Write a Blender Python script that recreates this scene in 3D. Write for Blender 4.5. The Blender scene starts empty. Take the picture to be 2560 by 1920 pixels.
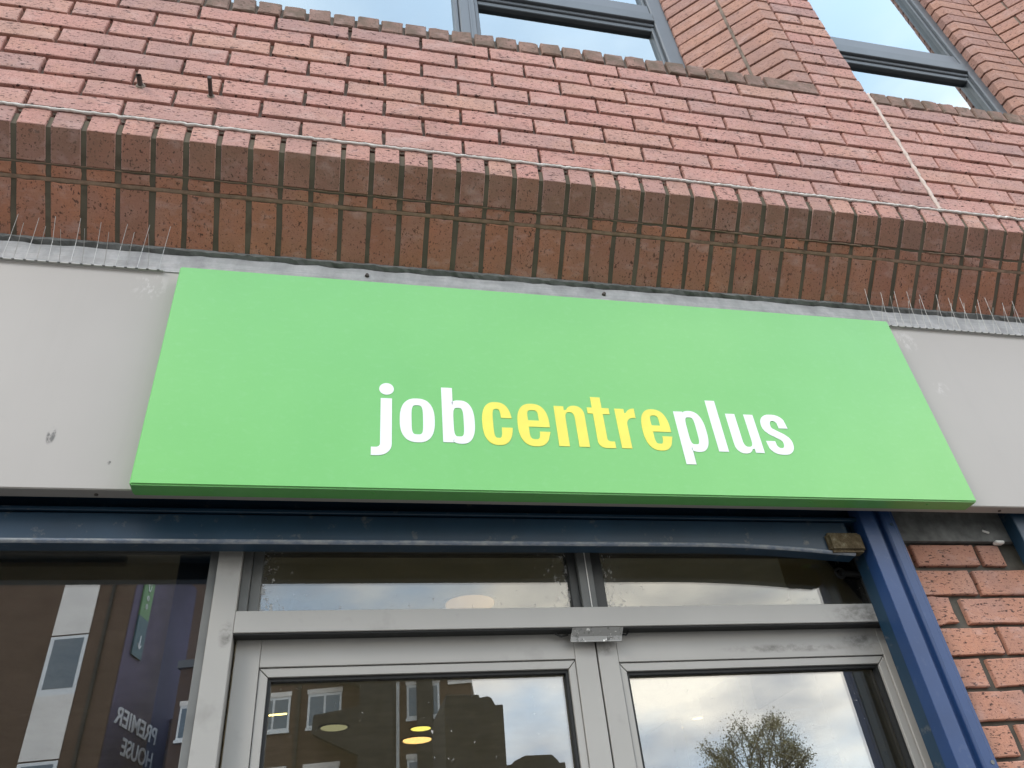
import bpy, bmesh, math, random
from mathutils import Vector, Matrix
random.seed(7)
R = math.radians
Z0 = 3.367            # height above the pavement of the white mortar line (all z below are measured from it)
SC = bpy.context.scene
COL = SC.collection

# ------------------------------------------------------------------ camera
cam_d = bpy.data.cameras.new('camera'); cam = bpy.data.objects.new('camera', cam_d); COL.objects.link(cam)
cam_d.sensor_width = 36; cam_d.sensor_fit = 'HORIZONTAL'; cam_d.lens = 27.0
cam_d.clip_start = 0.05; cam_d.clip_end = 2000
M = Matrix.Rotation(R(-15.250), 3, 'Z') @ Matrix.Rotation(R(36.352), 3, 'X') @ Matrix.Rotation(R(6.240), 3, 'Y')
rt, fw, up = M @ Vector((1, 0, 0)), M @ Vector((0, 1, 0)), M @ Vector((0, 0, 1))
cm = Matrix((( rt.x, up.x, -fw.x, -1.872), (rt.y, up.y, -fw.y, -1.332), (rt.z, up.z, -fw.z, -1.817 + Z0), (0, 0, 0, 1)))
cam.matrix_world = cm
SC.camera = cam

# ------------------------------------------------------------------ sky, sun, exposure
SUN_DIR = Vector((-0.62, -0.50, 0.62)).normalized()
w = bpy.data.worlds.new('World'); SC.world = w; w.use_nodes = True
nt = w.node_tree; nt.nodes.clear()
out = nt.nodes.new('ShaderNodeOutputWorld'); bg = nt.nodes.new('ShaderNodeBackground')
sky = nt.nodes.new('ShaderNodeTexSky'); sky.sky_type = 'NISHITA'; sky.sun_disc = False
sky.sun_elevation = math.asin(SUN_DIR.z); sky.sun_rotation = math.atan2(SUN_DIR.x, SUN_DIR.y)
sky.air_density = 1.0; sky.dust_density = 1.0; sky.ozone_density = 1.0
tc = nt.nodes.new('ShaderNodeTexCoord')
mp = nt.nodes.new('ShaderNodeMapping'); mp.inputs['Scale'].default_value = (1.0, 1.0, 2.2); mp.inputs['Location'].default_value = (0.9, 0.4, 0.7)
n1 = nt.nodes.new('ShaderNodeTexNoise'); n1.inputs['Scale'].default_value = 2.6; n1.inputs['Detail'].default_value = 5; n1.inputs['Roughness'].default_value = 0.55
r1 = nt.nodes.new('ShaderNodeValToRGB'); r1.color_ramp.elements[0].position = 0.36; r1.color_ramp.elements[1].position = 0.58
n2 = nt.nodes.new('ShaderNodeTexNoise'); n2.inputs['Scale'].default_value = 3.7; n2.inputs['Detail'].default_value = 5
r2 = nt.nodes.new('ShaderNodeValToRGB')
r2.color_ramp.elements[0].position = 0.40; r2.color_ramp.elements[0].color = (7.6, 7.9, 8.6, 1)
r2.color_ramp.elements[1].position = 0.60; r2.color_ramp.elements[1].color = (20.0, 18.5, 16.2, 1)
mx = nt.nodes.new('ShaderNodeMixRGB')
nt.links.new(tc.outputs['Generated'], mp.inputs['Vector']); nt.links.new(mp.outputs[0], n1.inputs['Vector']); nt.links.new(mp.outputs[0], n2.inputs['Vector'])
nt.links.new(n1.outputs['Fac'], r1.inputs[0]); nt.links.new(n2.outputs['Fac'], r2.inputs[0])
# thin bright veil of high cloud over the blue, thicker cloud towards the horizon
veil = nt.nodes.new('ShaderNodeMixRGB'); veil.inputs[0].default_value = 0.72; veil.inputs[2].default_value = (11.0, 14.0, 17.4, 1)
nt.links.new(sky.outputs[0], veil.inputs[1])
sxyz = nt.nodes.new('ShaderNodeSeparateXYZ'); nt.links.new(tc.outputs['Generated'], sxyz.inputs[0])
low = nt.nodes.new('ShaderNodeMapRange'); low.interpolation_type = 'SMOOTHSTEP'
low.inputs['From Min'].default_value = 0.40; low.inputs['From Max'].default_value = 0.85; low.inputs['To Min'].default_value = 1.0; low.inputs['To Max'].default_value = 0.22
nt.links.new(sxyz.outputs[2], low.inputs['Value'])
cf = nt.nodes.new('ShaderNodeMath'); cf.operation = 'MULTIPLY'; nt.links.new(r1.outputs[0], cf.inputs[0]); nt.links.new(low.outputs[0], cf.inputs[1])
nt.links.new(cf.outputs[0], mx.inputs[0]); nt.links.new(veil.outputs[0], mx.inputs[1]); nt.links.new(r2.outputs[0], mx.inputs[2])
nt.links.new(mx.outputs[0], bg.inputs[0]); nt.links.new(bg.outputs[0], out.inputs[0])
bg.inputs[1].default_value = 0.14
sl = bpy.data.lights.new('sun', 'SUN'); sl.energy = 1.1; sl.angle = R(16); sl.color = (1.0, 0.91, 0.80)
so = bpy.data.objects.new('sun', sl); COL.objects.link(so); so.rotation_euler = SUN_DIR.to_track_quat('Z', 'Y').to_euler(); so.location = (-8, -8, 12)
SC.view_settings.view_transform = 'Standard'; SC.view_settings.look = 'None'; SC.view_settings.gamma = 1.0
SC.view_settings.use_curve_mapping = False; SC.view_settings.exposure = 0.36
SC.cycles.max_bounces = 6; SC.cycles.diffuse_bounces = 3; SC.cycles.glossy_bounces = 3; SC.cycles.transmission_bounces = 2; SC.cycles.transparent_max_bounces = 8
SC.cycles.caustics_reflective = False; SC.cycles.caustics_refractive = False

# ------------------------------------------------------------------ material helpers
MAT = {}
class N:
    def __init__(s, name):
        s.m = bpy.data.materials.new(name); s.m.use_nodes = True; s.t = s.m.node_tree; s.t.nodes.clear()
        s.o = s.add('ShaderNodeOutputMaterial'); MAT[name] = s.m
    def add(s, typ, **kw):
        n = s.t.nodes.new(typ)
        for k, v in kw.items():
            if k in n.inputs: n.inputs[k].default_value = v
            else: setattr(n, k, v)
        return n
    def link(s, a, b): s.t.links.new(a, b)
    def coord(s, kind='Object', scale=(1, 1, 1), rnd=0.0):
        tcn = s.add('ShaderNodeTexCoord'); v = tcn.outputs[kind]
        if rnd:
            oi = s.add('ShaderNodeObjectInfo'); ml = s.add('ShaderNodeMath', operation='MULTIPLY'); ml.inputs[1].default_value = rnd
            s.link(oi.outputs['Random'], ml.inputs[0]); ad = s.add('ShaderNodeVectorMath', operation='ADD')
            s.link(v, ad.inputs[0]); s.link(ml.outputs[0], ad.inputs[1]); v = ad.outputs[0]
        mpn = s.add('ShaderNodeMapping'); mpn.inputs['Scale'].default_value = scale; s.link(v, mpn.inputs['Vector']); return mpn.outputs[0]
    def noise(s, vec, scale, detail=4, rough=0.55):
        n = s.add('ShaderNodeTexNoise', Scale=scale, Detail=detail, Roughness=rough); s.link(vec, n.inputs['Vector']); return n.outputs['Fac']
    def ramp(s, fac, stops):
        n = s.add('ShaderNodeValToRGB'); e = n.color_ramp.elements
        while len(e) > 1: e.remove(e[-1])
        for i, (p, c) in enumerate(stops):
            if i == 0: e[0].position = p
            else: e.new(p)
            if not isinstance(c, (tuple, list)): c = (c, c, c)
            e[i].color = (*c[:3], 1)
        s.link(fac, n.inputs[0]); return n.outputs[0]
    def mix(s, fac, a, b, mode='MIX'):
        n = s.add('ShaderNodeMixRGB', blend_type=mode)
        for i, x in ((0, fac), (1, a), (2, b)):
            if hasattr(x, 'links'): s.link(x, n.inputs[i])
            elif i == 0: n.inputs[0].default_value = x
            else: n.inputs[i].default_value = (*x[:3], 1)
        return n.outputs[0]
    def math(s, op, a, b=0.0):
        n = s.add('ShaderNodeMath', operation=op)
        for i, x in ((0, a), (1, b)):
            if hasattr(x, 'links'): s.link(x, n.inputs[i])
            else: n.inputs[i].default_value = x
        return n.outputs[0]
    def bsdf(s, color, rough=0.6, metallic=0.0, bump=None, bump_strength=0.3, bump_dist=0.002, spec=0.5, coat=0.0):
        b = s.add('ShaderNodeBsdfPrincipled')
        for k, x in (('Base Color', color), ('Roughness', rough), ('Metallic', metallic)):
            if hasattr(x, 'links'): s.link(x, b.inputs[k])
            else: b.inputs[k].default_value = (*x[:3], 1) if k == 'Base Color' else x
        b.inputs['Specular IOR Level'].default_value = spec
        if coat: b.inputs['Coat Weight'].default_value = coat; b.inputs['Coat Roughness'].default_value = 0.25
        if bump is not None:
            bn = s.add('ShaderNodeBump'); bn.inputs['Strength'].default_value = bump_strength; bn.inputs['Distance'].default_value = bump_dist
            s.link(bump, bn.inputs['Height']); s.link(bn.outputs[0], b.inputs['Normal'])
        s.link(b.outputs[0], s.o.inputs[0]); return b

def brick_mat(name, cols, spec_amt=1.0, weather=None, streak=(70, 70, 210)):
    s = N(name)
    v = s.coord('Object', (1, 1, 1), 37.0)
    oi = s.add('ShaderNodeObjectInfo')
    base = s.ramp(oi.outputs['Random'], cols)
    big = s.noise(v, 9, 3)
    base = s.mix(s.ramp(big, ((0.45, 0), (0.70, 0.45))), base, (0.36, 0.245, 0.225))
    warm = s.noise(s.coord('Object', (1, 1, 1), 91.0), 16, 3)
    base = s.mix(s.ramp(warm, ((0.52, 0), (0.75, 0.45))), base, (0.54, 0.315, 0.225))
    fine = s.noise(v, 160, 2, 0.65)
    base = s.mix(s.ramp(fine, ((0.3, 0.35), (0.6, 0.0))), base, (0.30, 0.15, 0.125))
    vs = s.coord('Object', streak, 53.0)
    sp = s.noise(vs, 1.0, 2, 0.6)
    spm = s.ramp(sp, ((0.595, 0), (0.655, spec_amt)))
    vs2 = s.coord('Object', (220, 220, 330), 17.0)
    sp2 = s.ramp(s.noise(vs2, 1.0, 2, 0.5), ((0.66, 0), (0.70, 0.85 * spec_amt)))
    base = s.mix(spm, base, (0.075, 0.040, 0.035)); base = s.mix(sp2, base, (0.06, 0.035, 0.03))
    if weather:
        wm = s.ramp(s.noise(v, 14, 4), ((0.30, weather[0]), (0.62, weather[1])))
        base = s.mix(wm, base, weather[2])
    gp = s.add('ShaderNodeNewGeometry'); gm = s.add('ShaderNodeMapping'); gm.inputs['Scale'].default_value = (2.6, 2.6, 1.1); s.link(gp.outputs['Position'], gm.inputs['Vector'])
    base = s.mix(s.ramp(s.noise(gm.outputs[0], 1.0, 4, 0.65), ((0.50, 0), (0.74, 0.30))), base, (0.22, 0.150, 0.130))
    base = s.mix(s.ramp(s.noise(s.coord('Object', (14, 14, 26), 71.0), 1.0, 3, 0.6), ((0.54, 0), (0.78, 0.45))), base, (0.62, 0.44, 0.40))
    hh = s.noise(v, 210, 2, 0.7)
    s.bsdf(base, 0.85, bump=hh, bump_strength=0.55, bump_dist=0.0022, spec=0.3)
    return s.m
PINK = ((0.0, (0.55, 0.305, 0.262)), (0.22, (0.58, 0.330, 0.280)), (0.42, (0.54, 0.285, 0.243)), (0.60, (0.57, 0.335, 0.262)), (0.75, (0.53, 0.305, 0.263)), (0.90, (0.48, 0.285, 0.250)), (1.0, (0.43, 0.265, 0.240)))
brick_mat('brick_face', PINK)
brick_mat('brick_underside_shade', ((0.0, (0.40, 0.185, 0.130)), (0.4, (0.43, 0.205, 0.145)), (0.75, (0.36, 0.165, 0.125)), (1.0, (0.33, 0.180, 0.145))), 1.0, (0.10, 0.60, (0.26, 0.150, 0.105)), (150, 120, 110))
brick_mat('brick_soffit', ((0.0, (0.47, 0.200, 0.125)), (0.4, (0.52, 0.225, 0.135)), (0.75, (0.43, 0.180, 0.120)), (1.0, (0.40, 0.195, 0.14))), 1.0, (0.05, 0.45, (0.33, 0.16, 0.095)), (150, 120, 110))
brick_mat('brick_sill', PINK, 1.0, (0.45, 0.92, (0.150, 0.115, 0.085)), (110, 110, 150))
brick_mat('brick_reveal', ((0.0, (0.45, 0.260, 0.205)), (0.5, (0.49, 0.280, 0.210)), (1.0, (0.40, 0.240, 0.200))), 0.75)
brick_mat('brick_orange', ((0.0, (0.50, 0.245, 0.165)), (0.5, (0.54, 0.265, 0.175)), (1.0, (0.46, 0.23, 0.16))), 1.0)

def simple(name, col, rough=0.6, metallic=0.0, var=0.12, scale=6, bump=0.0, bscale=80, spec=0.5, dirt=None, coat=0.0):
    s = N(name); v = s.coord('Object')
    c = s.mix(s.ramp(s.noise(v, scale, 5), ((0.3, 0), (0.7, 1))), tuple(x * (1 - var) for x in col), tuple(min(1, x * (1 + var)) for x in col))
    if dirt: c = s.mix(s.ramp(s.noise(s.coord('Object', (1, 1, 1)), dirt[0], 6, 0.65), ((dirt[1], 0), (dirt[2], dirt[3]))), c, dirt[4])
    s.bsdf(c, rough, metallic, s.noise(v, bscale, 4) if bump else None, bump, 0.001, spec, coat); return s.m
simple('mortar', (0.26, 0.225, 0.19), 0.95, var=0.25, scale=25, bump=0.6, bscale=260, spec=0.1)
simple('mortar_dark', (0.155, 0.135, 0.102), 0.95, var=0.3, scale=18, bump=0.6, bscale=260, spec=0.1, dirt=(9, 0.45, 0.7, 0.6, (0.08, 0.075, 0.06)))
simple('mortar_light', (0.86, 0.84, 0.80), 0.8, var=0.12, scale=30, bump=0.5, bscale=120, spec=0.2, dirt=(40, 0.55, 0.7, 0.5, (0.30, 0.26, 0.22)))
simple('mortar_ridge', (0.26, 0.175, 0.122), 0.9, var=0.3, scale=40, bump=0.4)
simple('sealant_pink', (0.60, 0.50, 0.44), 0.7, var=0.12, scale=30, bump=0.4, bscale=120)
simple('mortar_pier', (0.115, 0.108, 0.092), 0.95, var=0.3, scale=18, bump=0.7, bscale=200, spec=0.1)
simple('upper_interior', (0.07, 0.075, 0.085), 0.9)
simple('mastic', (0.14, 0.145, 0.14), 0.8, var=0.35, scale=30, bump=0.6, bscale=160)
simple('window_metal', (0.118, 0.134, 0.150), 0.38, 0.0, var=0.08, scale=4, spec=0.5)
simple('window_metal_dark', (0.105, 0.122, 0.135), 0.4, 0.0, var=0.1, spec=0.5)
simple('blue_paint', (0.018, 0.053, 0.155), 0.42, 0.0, var=0.14, scale=5, spec=0.5, dirt=(40, 0.60, 0.75, 0.16, (0.16, 0.18, 0.22)))
simple('blue_dark', (0.013, 0.042, 0.078), 0.40, 0.0, var=0.25, scale=5, spec=0.5, dirt=(26, 0.60, 0.70, 0.6, (0.16, 0.16, 0.15)))
simple('jamb_olive', (0.20, 0.18, 0.12), 0.8)
s = N('frame_grey'); v = s.coord('Object')
c = s.mix(s.ramp(s.noise(v, 3, 4), ((0.3, 0), (0.7, 1))), (0.345, 0.338, 0.318), (0.385, 0.377, 0.355))
c = s.mix(s.ramp(s.noise(v, 9, 4, 0.65), ((0.60, 0), (0.80, 0.40))), c, (0.16, 0.155, 0.14))
geo = s.add('ShaderNodeNewGeometry'); sep = s.add('ShaderNodeSeparateXYZ'); s.link(geo.outputs['Position'], sep.inputs[0])
def stain(px, pz, rx, rz):
    a = s.math('DIVIDE', s.math('SUBTRACT', sep.outputs[0], px), rx); b = s.math('DIVIDE', s.math('SUBTRACT', sep.outputs[2], pz + Z0), rz)
    return s.math('SUBTRACT', 1.0, s.math('SQRT', s.math('ADD', s.math('MULTIPLY', a, a), s.math('MULTIPLY', b, b))))
st = s.math('MAXIMUM', stain(-0.585, -1.222, 0.13, 0.030), s.math('MAXIMUM', stain(-0.60, -1.275, 0.07, 0.03), s.math('MAXIMUM', stain(-1.265, -1.275, 0.035, 0.025), s.math('MAXIMUM', stain(-2.085, -1.245, 0.016, 0.035), stain(-0.80, -1.290, 0.20, 0.012)))))
sm = s.math('MULTIPLY', s.ramp(st, ((0.0, 0), (0.6, 1))), s.ramp(s.noise(s.coord('Object', (28, 28, 45)), 1.0, 5, 0.7), ((0.40, 0), (0.66, 1))))
c = s.mix(s.math('MULTIPLY', sm, 0.75), c, (0.085, 0.08, 0.07))
s.bsdf(c, 0.45, 0, spec=0.45)
simple('frame_dark', (0.05, 0.052, 0.05), 0.5, var=0.3, scale=10)
simple('frame_mid', (0.145, 0.150, 0.145), 0.5, var=0.2, scale=10)
simple('gasket', (0.012, 0.013, 0.013), 0.6)
simple('steel', (0.50, 0.50, 0.48), 0.35, 0.9, var=0.15, scale=20)
simple('rust_stub', (0.085, 0.072, 0.066), 0.75, 0.2, var=0.35, scale=60, bump=0.5)
simple('clear_strip', (0.50, 0.50, 0.48), 0.4, var=0.2, scale=20)
simple('interior_wall', (0.62, 0.60, 0.54), 0.9)
simple('interior_pale', (0.66, 0.62, 0.48), 0.9, var=0.04)
simple('interior_ceiling', (0.60, 0.60, 0.54), 0.9)
simple('cream_wall', (0.84, 0.77, 0.56), 0.9, var=0.03)
simple('interior_blue', (0.42, 0.48, 0.58), 0.8)
simple('tarmac', (0.055, 0.055, 0.057), 0.9, var=0.3, scale=30, bump=0.5)
simple('paving', (0.205, 0.188, 0.165), 0.9, var=0.2, scale=2, bump=0.4)
simple('white_upvc', (0.72, 0.72, 0.70), 0.4, var=0.04)
simple('panel_cream', (0.76, 0.70, 0.63), 0.6, var=0.06, scale=1)
simple('dark_stone', (0.035, 0.032, 0.028), 0.95, var=0.4, scale=1.5)
simple('purple_paint', (0.070, 0.058, 0.105), 0.8, var=0.5, scale=0.25)
simple('sign_green_far', (0.10, 0.24, 0.10), 0.6); simple('sign_teal_far', (0.03, 0.10, 0.13), 0.6); simple('sign_white_far', (0.8, 0.8, 0.8), 0.6)
simple('bark', (0.12, 0.10, 0.075), 0.95, var=0.3, scale=8)
simple('roof_grey', (0.12, 0.12, 0.12), 0.9)

# flashing: dull lead / aluminium sheet with vertical runs
s = N('flashing'); v = s.coord('Object', (5, 1, 3.5)); 
c = s.ramp(s.noise(v, 3, 6, 0.7), ((0.30, (0.30, 0.30, 0.31)), (0.5, (0.43, 0.44, 0.44)), (0.72, (0.60, 0.60, 0.60))))
c = s.mix(s.ramp(s.noise(s.coord('Object', (2, 2, 90)), 2, 4), ((0.45, 0), (0.75, 0.5))), c, (0.26, 0.27, 0.28))
s.bsdf(c, 0.5, 0.35, s.noise(s.coord('Object', (3, 6, 60)), 6, 3), 0.12, 0.001)

# fascia panel: warm grey powder coat with a few scuffs and fingermarks
s = N('fascia_grey'); v = s.coord('Object')
c = s.mix(s.ramp(s.noise(v, 1.6, 4), ((0.35, 0), (0.7, 1))), (0.378, 0.356, 0.334), (0.41, 0.387, 0.363))
geo = s.add('ShaderNodeNewGeometry'); sep = s.add('ShaderNodeSeparateXYZ'); s.link(geo.outputs['Position'], sep.inputs[0])
c = s.mix(s.ramp(s.noise(s.coord('Object', (22, 22, 0.9)), 1.0, 5, 0.65), ((0.52, 0), (0.78, 0.12))), c, (0.30, 0.285, 0.26))
nz = s.noise(s.coord('Object', (60, 60, 30)), 1.0, 6, 0.7)
def spot(px, pz, rx, rz):
    a = s.math('DIVIDE', s.math('SUBTRACT', sep.outputs[0], px), rx); b = s.math('DIVIDE', s.math('SUBTRACT', sep.outputs[2], pz + Z0), rz)
    return s.math('SUBTRACT', 1.0, s.math('SQRT', s.math('ADD', s.math('MULTIPLY', a, a), s.math('MULTIPLY', b, b))))
pale = s.math('MAXIMUM', spot(-2.355, -0.415, 0.05, 0.055), s.math('MAXIMUM', spot(-0.20, -0.42, 0.045, 0.05), spot(-0.16, -0.60, 0.03, 0.03)))
pm = s.math('MULTIPLY', s.ramp(pale, ((0.0, 0), (0.7, 1))), s.ramp(nz, ((0.50, 0), (0.58, 1))))
c = s.mix(s.math('MULTIPLY', pm, 0.32), c, (0.74, 0.73, 0.72))
darks = s.math('MAXIMUM', spot(-2.470, -0.862, 0.010, 0.024), s.math('MAXIMUM', spot(-2.29, -0.78, 0.006, 0.006), spot(-2.345, -0.925, 0.005, 0.006)))
dm = s.math('MULTIPLY', s.ramp(darks, ((0.0, 0), (0.35, 1))), s.ramp(nz, ((0.44, 0), (0.53, 1))))
c = s.mix(dm, c, (0.12, 0.115, 0.11))
s.bsdf(c, 0.42, 0, s.noise(v, 300, 3), 0.06, 0.0005, 0.4)

# green sign face
s = N('sign_green'); v = s.coord('Object')
c = s.mix(s.ramp(s.noise(v, 2.5, 5), ((0.35, 0), (0.7, 1))), (0.150, 0.500, 0.118), (0.170, 0.530, 0.132))
c = s.mix(s.ramp(s.noise(s.coord('Object', (40, 40, 70)), 1, 6, 0.7), ((0.52, 0), (0.75, 0.14))), c, (0.30, 0.62, 0.32))
c = s.mix(s.ramp(s.noise(s.coord('Object', (110, 110, 60)), 1, 4, 0.7), ((0.62, 0), (0.72, 0.14))), c, (0.10, 0.38, 0.10))
s.bsdf(c, s.ramp(s.noise(v, 9, 6), ((0.3, (0.30,) * 3), (0.7, (0.42,) * 3))), 0, s.noise(v, 400, 3), 0.05, 0.0004, 0.5, coat=0.45)
simple('letter_white', (0.86, 0.87, 0.89), 0.4, var=0.03, scale=9)
simple('letter_yellow', (0.86, 0.76, 0.10), 0.4, var=0.05, scale=14)

# worn shutter lip: blue paint rubbed to bare metal along the edge
s = N('worn_blue'); v = s.coord('Object', (30, 60, 60))
wn = s.ramp(s.noise(v, 1.0, 6, 0.7), ((0.40, 0.15), (0.75, 1)))
s.bsdf(s.mix(wn, (0.11, 0.15, 0.22), (0.42, 0.43, 0.42)), 0.4, 0, s.noise(v, 4, 4), 0.3, 0.001)
s = N('chipped_plate'); v = s.coord('Object', (1, 1, 1))
wn = s.ramp(s.noise(v, 95, 4, 0.6), ((0.63, 0), (0.65, 1))); dk = s.ramp(s.noise(v, 60, 5, 0.7), ((0.55, 0), (0.66, 0.8)))
s.bsdf(s.mix(wn, s.mix(dk, (0.30, 0.30, 0.29), (0.05, 0.05, 0.045)), (0.85, 0.85, 0.82)), 0.5, 0, wn, 0.4, 0.001)
s = N('rusty_block'); v = s.coord('Object')
c = s.ramp(s.noise(v, 45, 8, 0.75), ((0.25, (0.05, 0.038, 0.022)), (0.5, (0.125, 0.095, 0.055)), (0.62, (0.20, 0.17, 0.11)), (0.75, (0.34, 0.31, 0.24))))
s.bsdf(c, 0.95, 0, s.noise(v, 160, 6, 0.8), 0.9, 0.003, 0.2)

def glass_mat(name, base, gain, tint, dirt=None, gtint=(0.96, 0.98, 1.0)):
    s = N(name)
    fr = s.add('ShaderNodeFresnel'); fr.inputs['IOR'].default_value = 1.52
    fac = s.math('ADD', s.math('MULTIPLY', fr.outputs[0], gain), base)
    tr = s.add('ShaderNodeBsdfTransparent'); tr.inputs[0].default_value = (*tint, 1)
    gl = s.add('ShaderNodeBsdfGlossy'); gl.inputs['Roughness'].default_value = 0.0; gl.inputs[0].default_value = (*gtint, 1)
    m = s.add('ShaderNodeMixShader'); s.link(fac, m.inputs[0]); s.link(tr.outputs[0], m.inputs[1]); s.link(gl.outputs[0], m.inputs[2])
    res = m.outputs[0]
    if dirt:
        df = s.add('ShaderNodeBsdfDiffuse'); df.inputs[0].default_value = (*dirt[3], 1)
        v = s.coord('Object', (90, 90, 70)); gen = s.add('ShaderNodeTexCoord'); sp = s.add('ShaderNodeSeparateXYZ'); s.link(gen.outputs['Generated'], sp.inputs[0])
        ex = s.math('ABSOLUTE', s.math('SUBTRACT', sp.outputs[0], 0.5)); low = s.math('SUBTRACT', 1.0, sp.outputs[2])
        edge = s.math('ADD', s.math('MULTIPLY', s.math('POWER', s.math('MULTIPLY', ex, 2.0), 9.0), dirt[1]), s.math('MULTIPLY', s.math('POWER', low, 6.0), dirt[2]))
        nn = s.noise(v, 1.0, 6, 0.7)
        f2 = s.ramp(s.math('ADD', nn, s.math('MULTIPLY', edge, 0.16)), ((0.66, 0), (0.72, dirt[0])))
        haze = s.math('MULTIPLY', s.noise(s.coord('Object', (6, 6, 6)), 2, 6, 0.7), s.math('MULTIPLY', edge, 0.22))
        f3 = s.math('MINIMUM', s.math('ADD', f2, haze), 0.85)
        m2 = s.add('ShaderNodeMixShader'); s.link(f3, m2.inputs[0]); s.link(res, m2.inputs[1]); s.link(df.outputs[0], m2.inputs[2]); res = m2.outputs[0]
    s.link(res, s.o.inputs[0]); return s.m
glass_mat('glass_upper', 0.24, 1.4, (0.45, 0.50, 0.56), gtint=(0.86, 0.96, 1.0))
glass_mat('glass_door', 0.13, 1.5, (0.78, 0.80, 0.78), (0.75, 0.10, 0.05, (0.7, 0.7, 0.68)))
glass_mat('glass_transom', 0.06, 1.1, (0.70, 0.72, 0.70), (0.8, 1.0, 0.8, (0.55, 0.55, 0.53)))
glass_mat('glass_shop', 0.16, 1.8, (0.70, 0.72, 0.74))
simple('glass_far', (0.06, 0.09, 0.11), 0.06, var=0.1, spec=1.0)

def emit(name, col, st):
    s = N(name); e = s.add('ShaderNodeEmission'); e.inputs[0].default_value = (*col, 1); e.inputs[1].default_value = st; s.link(e.outputs[0], s.o.inputs[0])
emit('lamp_warm', (1.0, 0.60, 0.20), 2.6); emit('lamp_yellow', (0.95, 0.80, 0.16), 2.2); emit('lamp_soft', (1.0, 0.62, 0.30), 0.42); emit('unlit_disc_glow', (0.60, 0.55, 0.30), 0.8); emit('tube_far', (1.0, 0.78, 0.25), 9.0)

# brickwork too far away to tell the pieces apart
def far_brick(name, c1, c2, mort):
    s = N(name); g = s.add('ShaderNodeTexCoord'); v = g.outputs['Object']
    sx = s.add('ShaderNodeSeparateXYZ'); s.link(v, sx.inputs[0]); cb = s.add('ShaderNodeCombineXYZ')
    s.link(s.math('ADD', sx.outputs[0], sx.outputs[1]), cb.inputs[0]); s.link(sx.outputs[2], cb.inputs[1])
    b = s.add('ShaderNodeTexBrick'); b.inputs['Scale'].default_value = 1.0; b.inputs['Brick Width'].default_value = 0.225; b.inputs['Row Height'].default_value = 0.075
    b.inputs['Mortar Size'].default_value = 0.008; b.inputs['Color1'].default_value = (*c1, 1); b.inputs['Color2'].default_value = (*c2, 1); b.inputs['Mortar'].default_value = (*mort, 1)
    s.link(cb.outputs[0], b.inputs['Vector'])
    c = s.mix(s.ramp(s.noise(v, 0.7, 5), ((0.3, 0.0), (0.7, 0.5))), b.outputs[0], tuple(x * 0.6 for x in c1))
    s.bsdf(c, 0.9, spec=0.2)
far_brick('brick_far_brown', (0.115, 0.070, 0.048), (0.150, 0.092, 0.062), (0.07, 0.055, 0.045))
far_brick('brick_far_pink', (0.40, 0.19, 0.15), (0.36, 0.165, 0.13), (0.20, 0.17, 0.15))
s = N('leaf'); v = s.coord('Object'); oi = s.noise(v, 1.5, 3)
s.bsdf(s.ramp(oi, ((0.3, (0.19, 0.17, 0.07)), (0.55, (0.26, 0.22, 0.10)), (0.75, (0.31, 0.25, 0.12)))), 0.7)

# ------------------------------------------------------------------ object helpers
WL = {}
def link(o, parent=None, loc=(0, 0, 0)):
    """loc is the world position (z from the pavement)."""
    COL.objects.link(o); WL[o.name] = Vector(loc)
    if parent is not None:
        o.parent = parent; o.location = Vector(loc) - WL[parent.name]
    else: o.location = loc
    return o
def thing(name, label, cat, loc, group=None, kind=None):
    o = bpy.data.objects.new(name, None); o.empty_display_size = 0.1; link(o, None, (loc[0], loc[1], loc[2] + Z0))
    o['label'] = label; o['category'] = cat
    if group: o['group'] = group
    if kind: o['kind'] = kind
    return o
def tag(o, label, cat, group=None):
    o['label'] = label; o['category'] = cat
    if group: o['group'] = group
    return o

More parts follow.
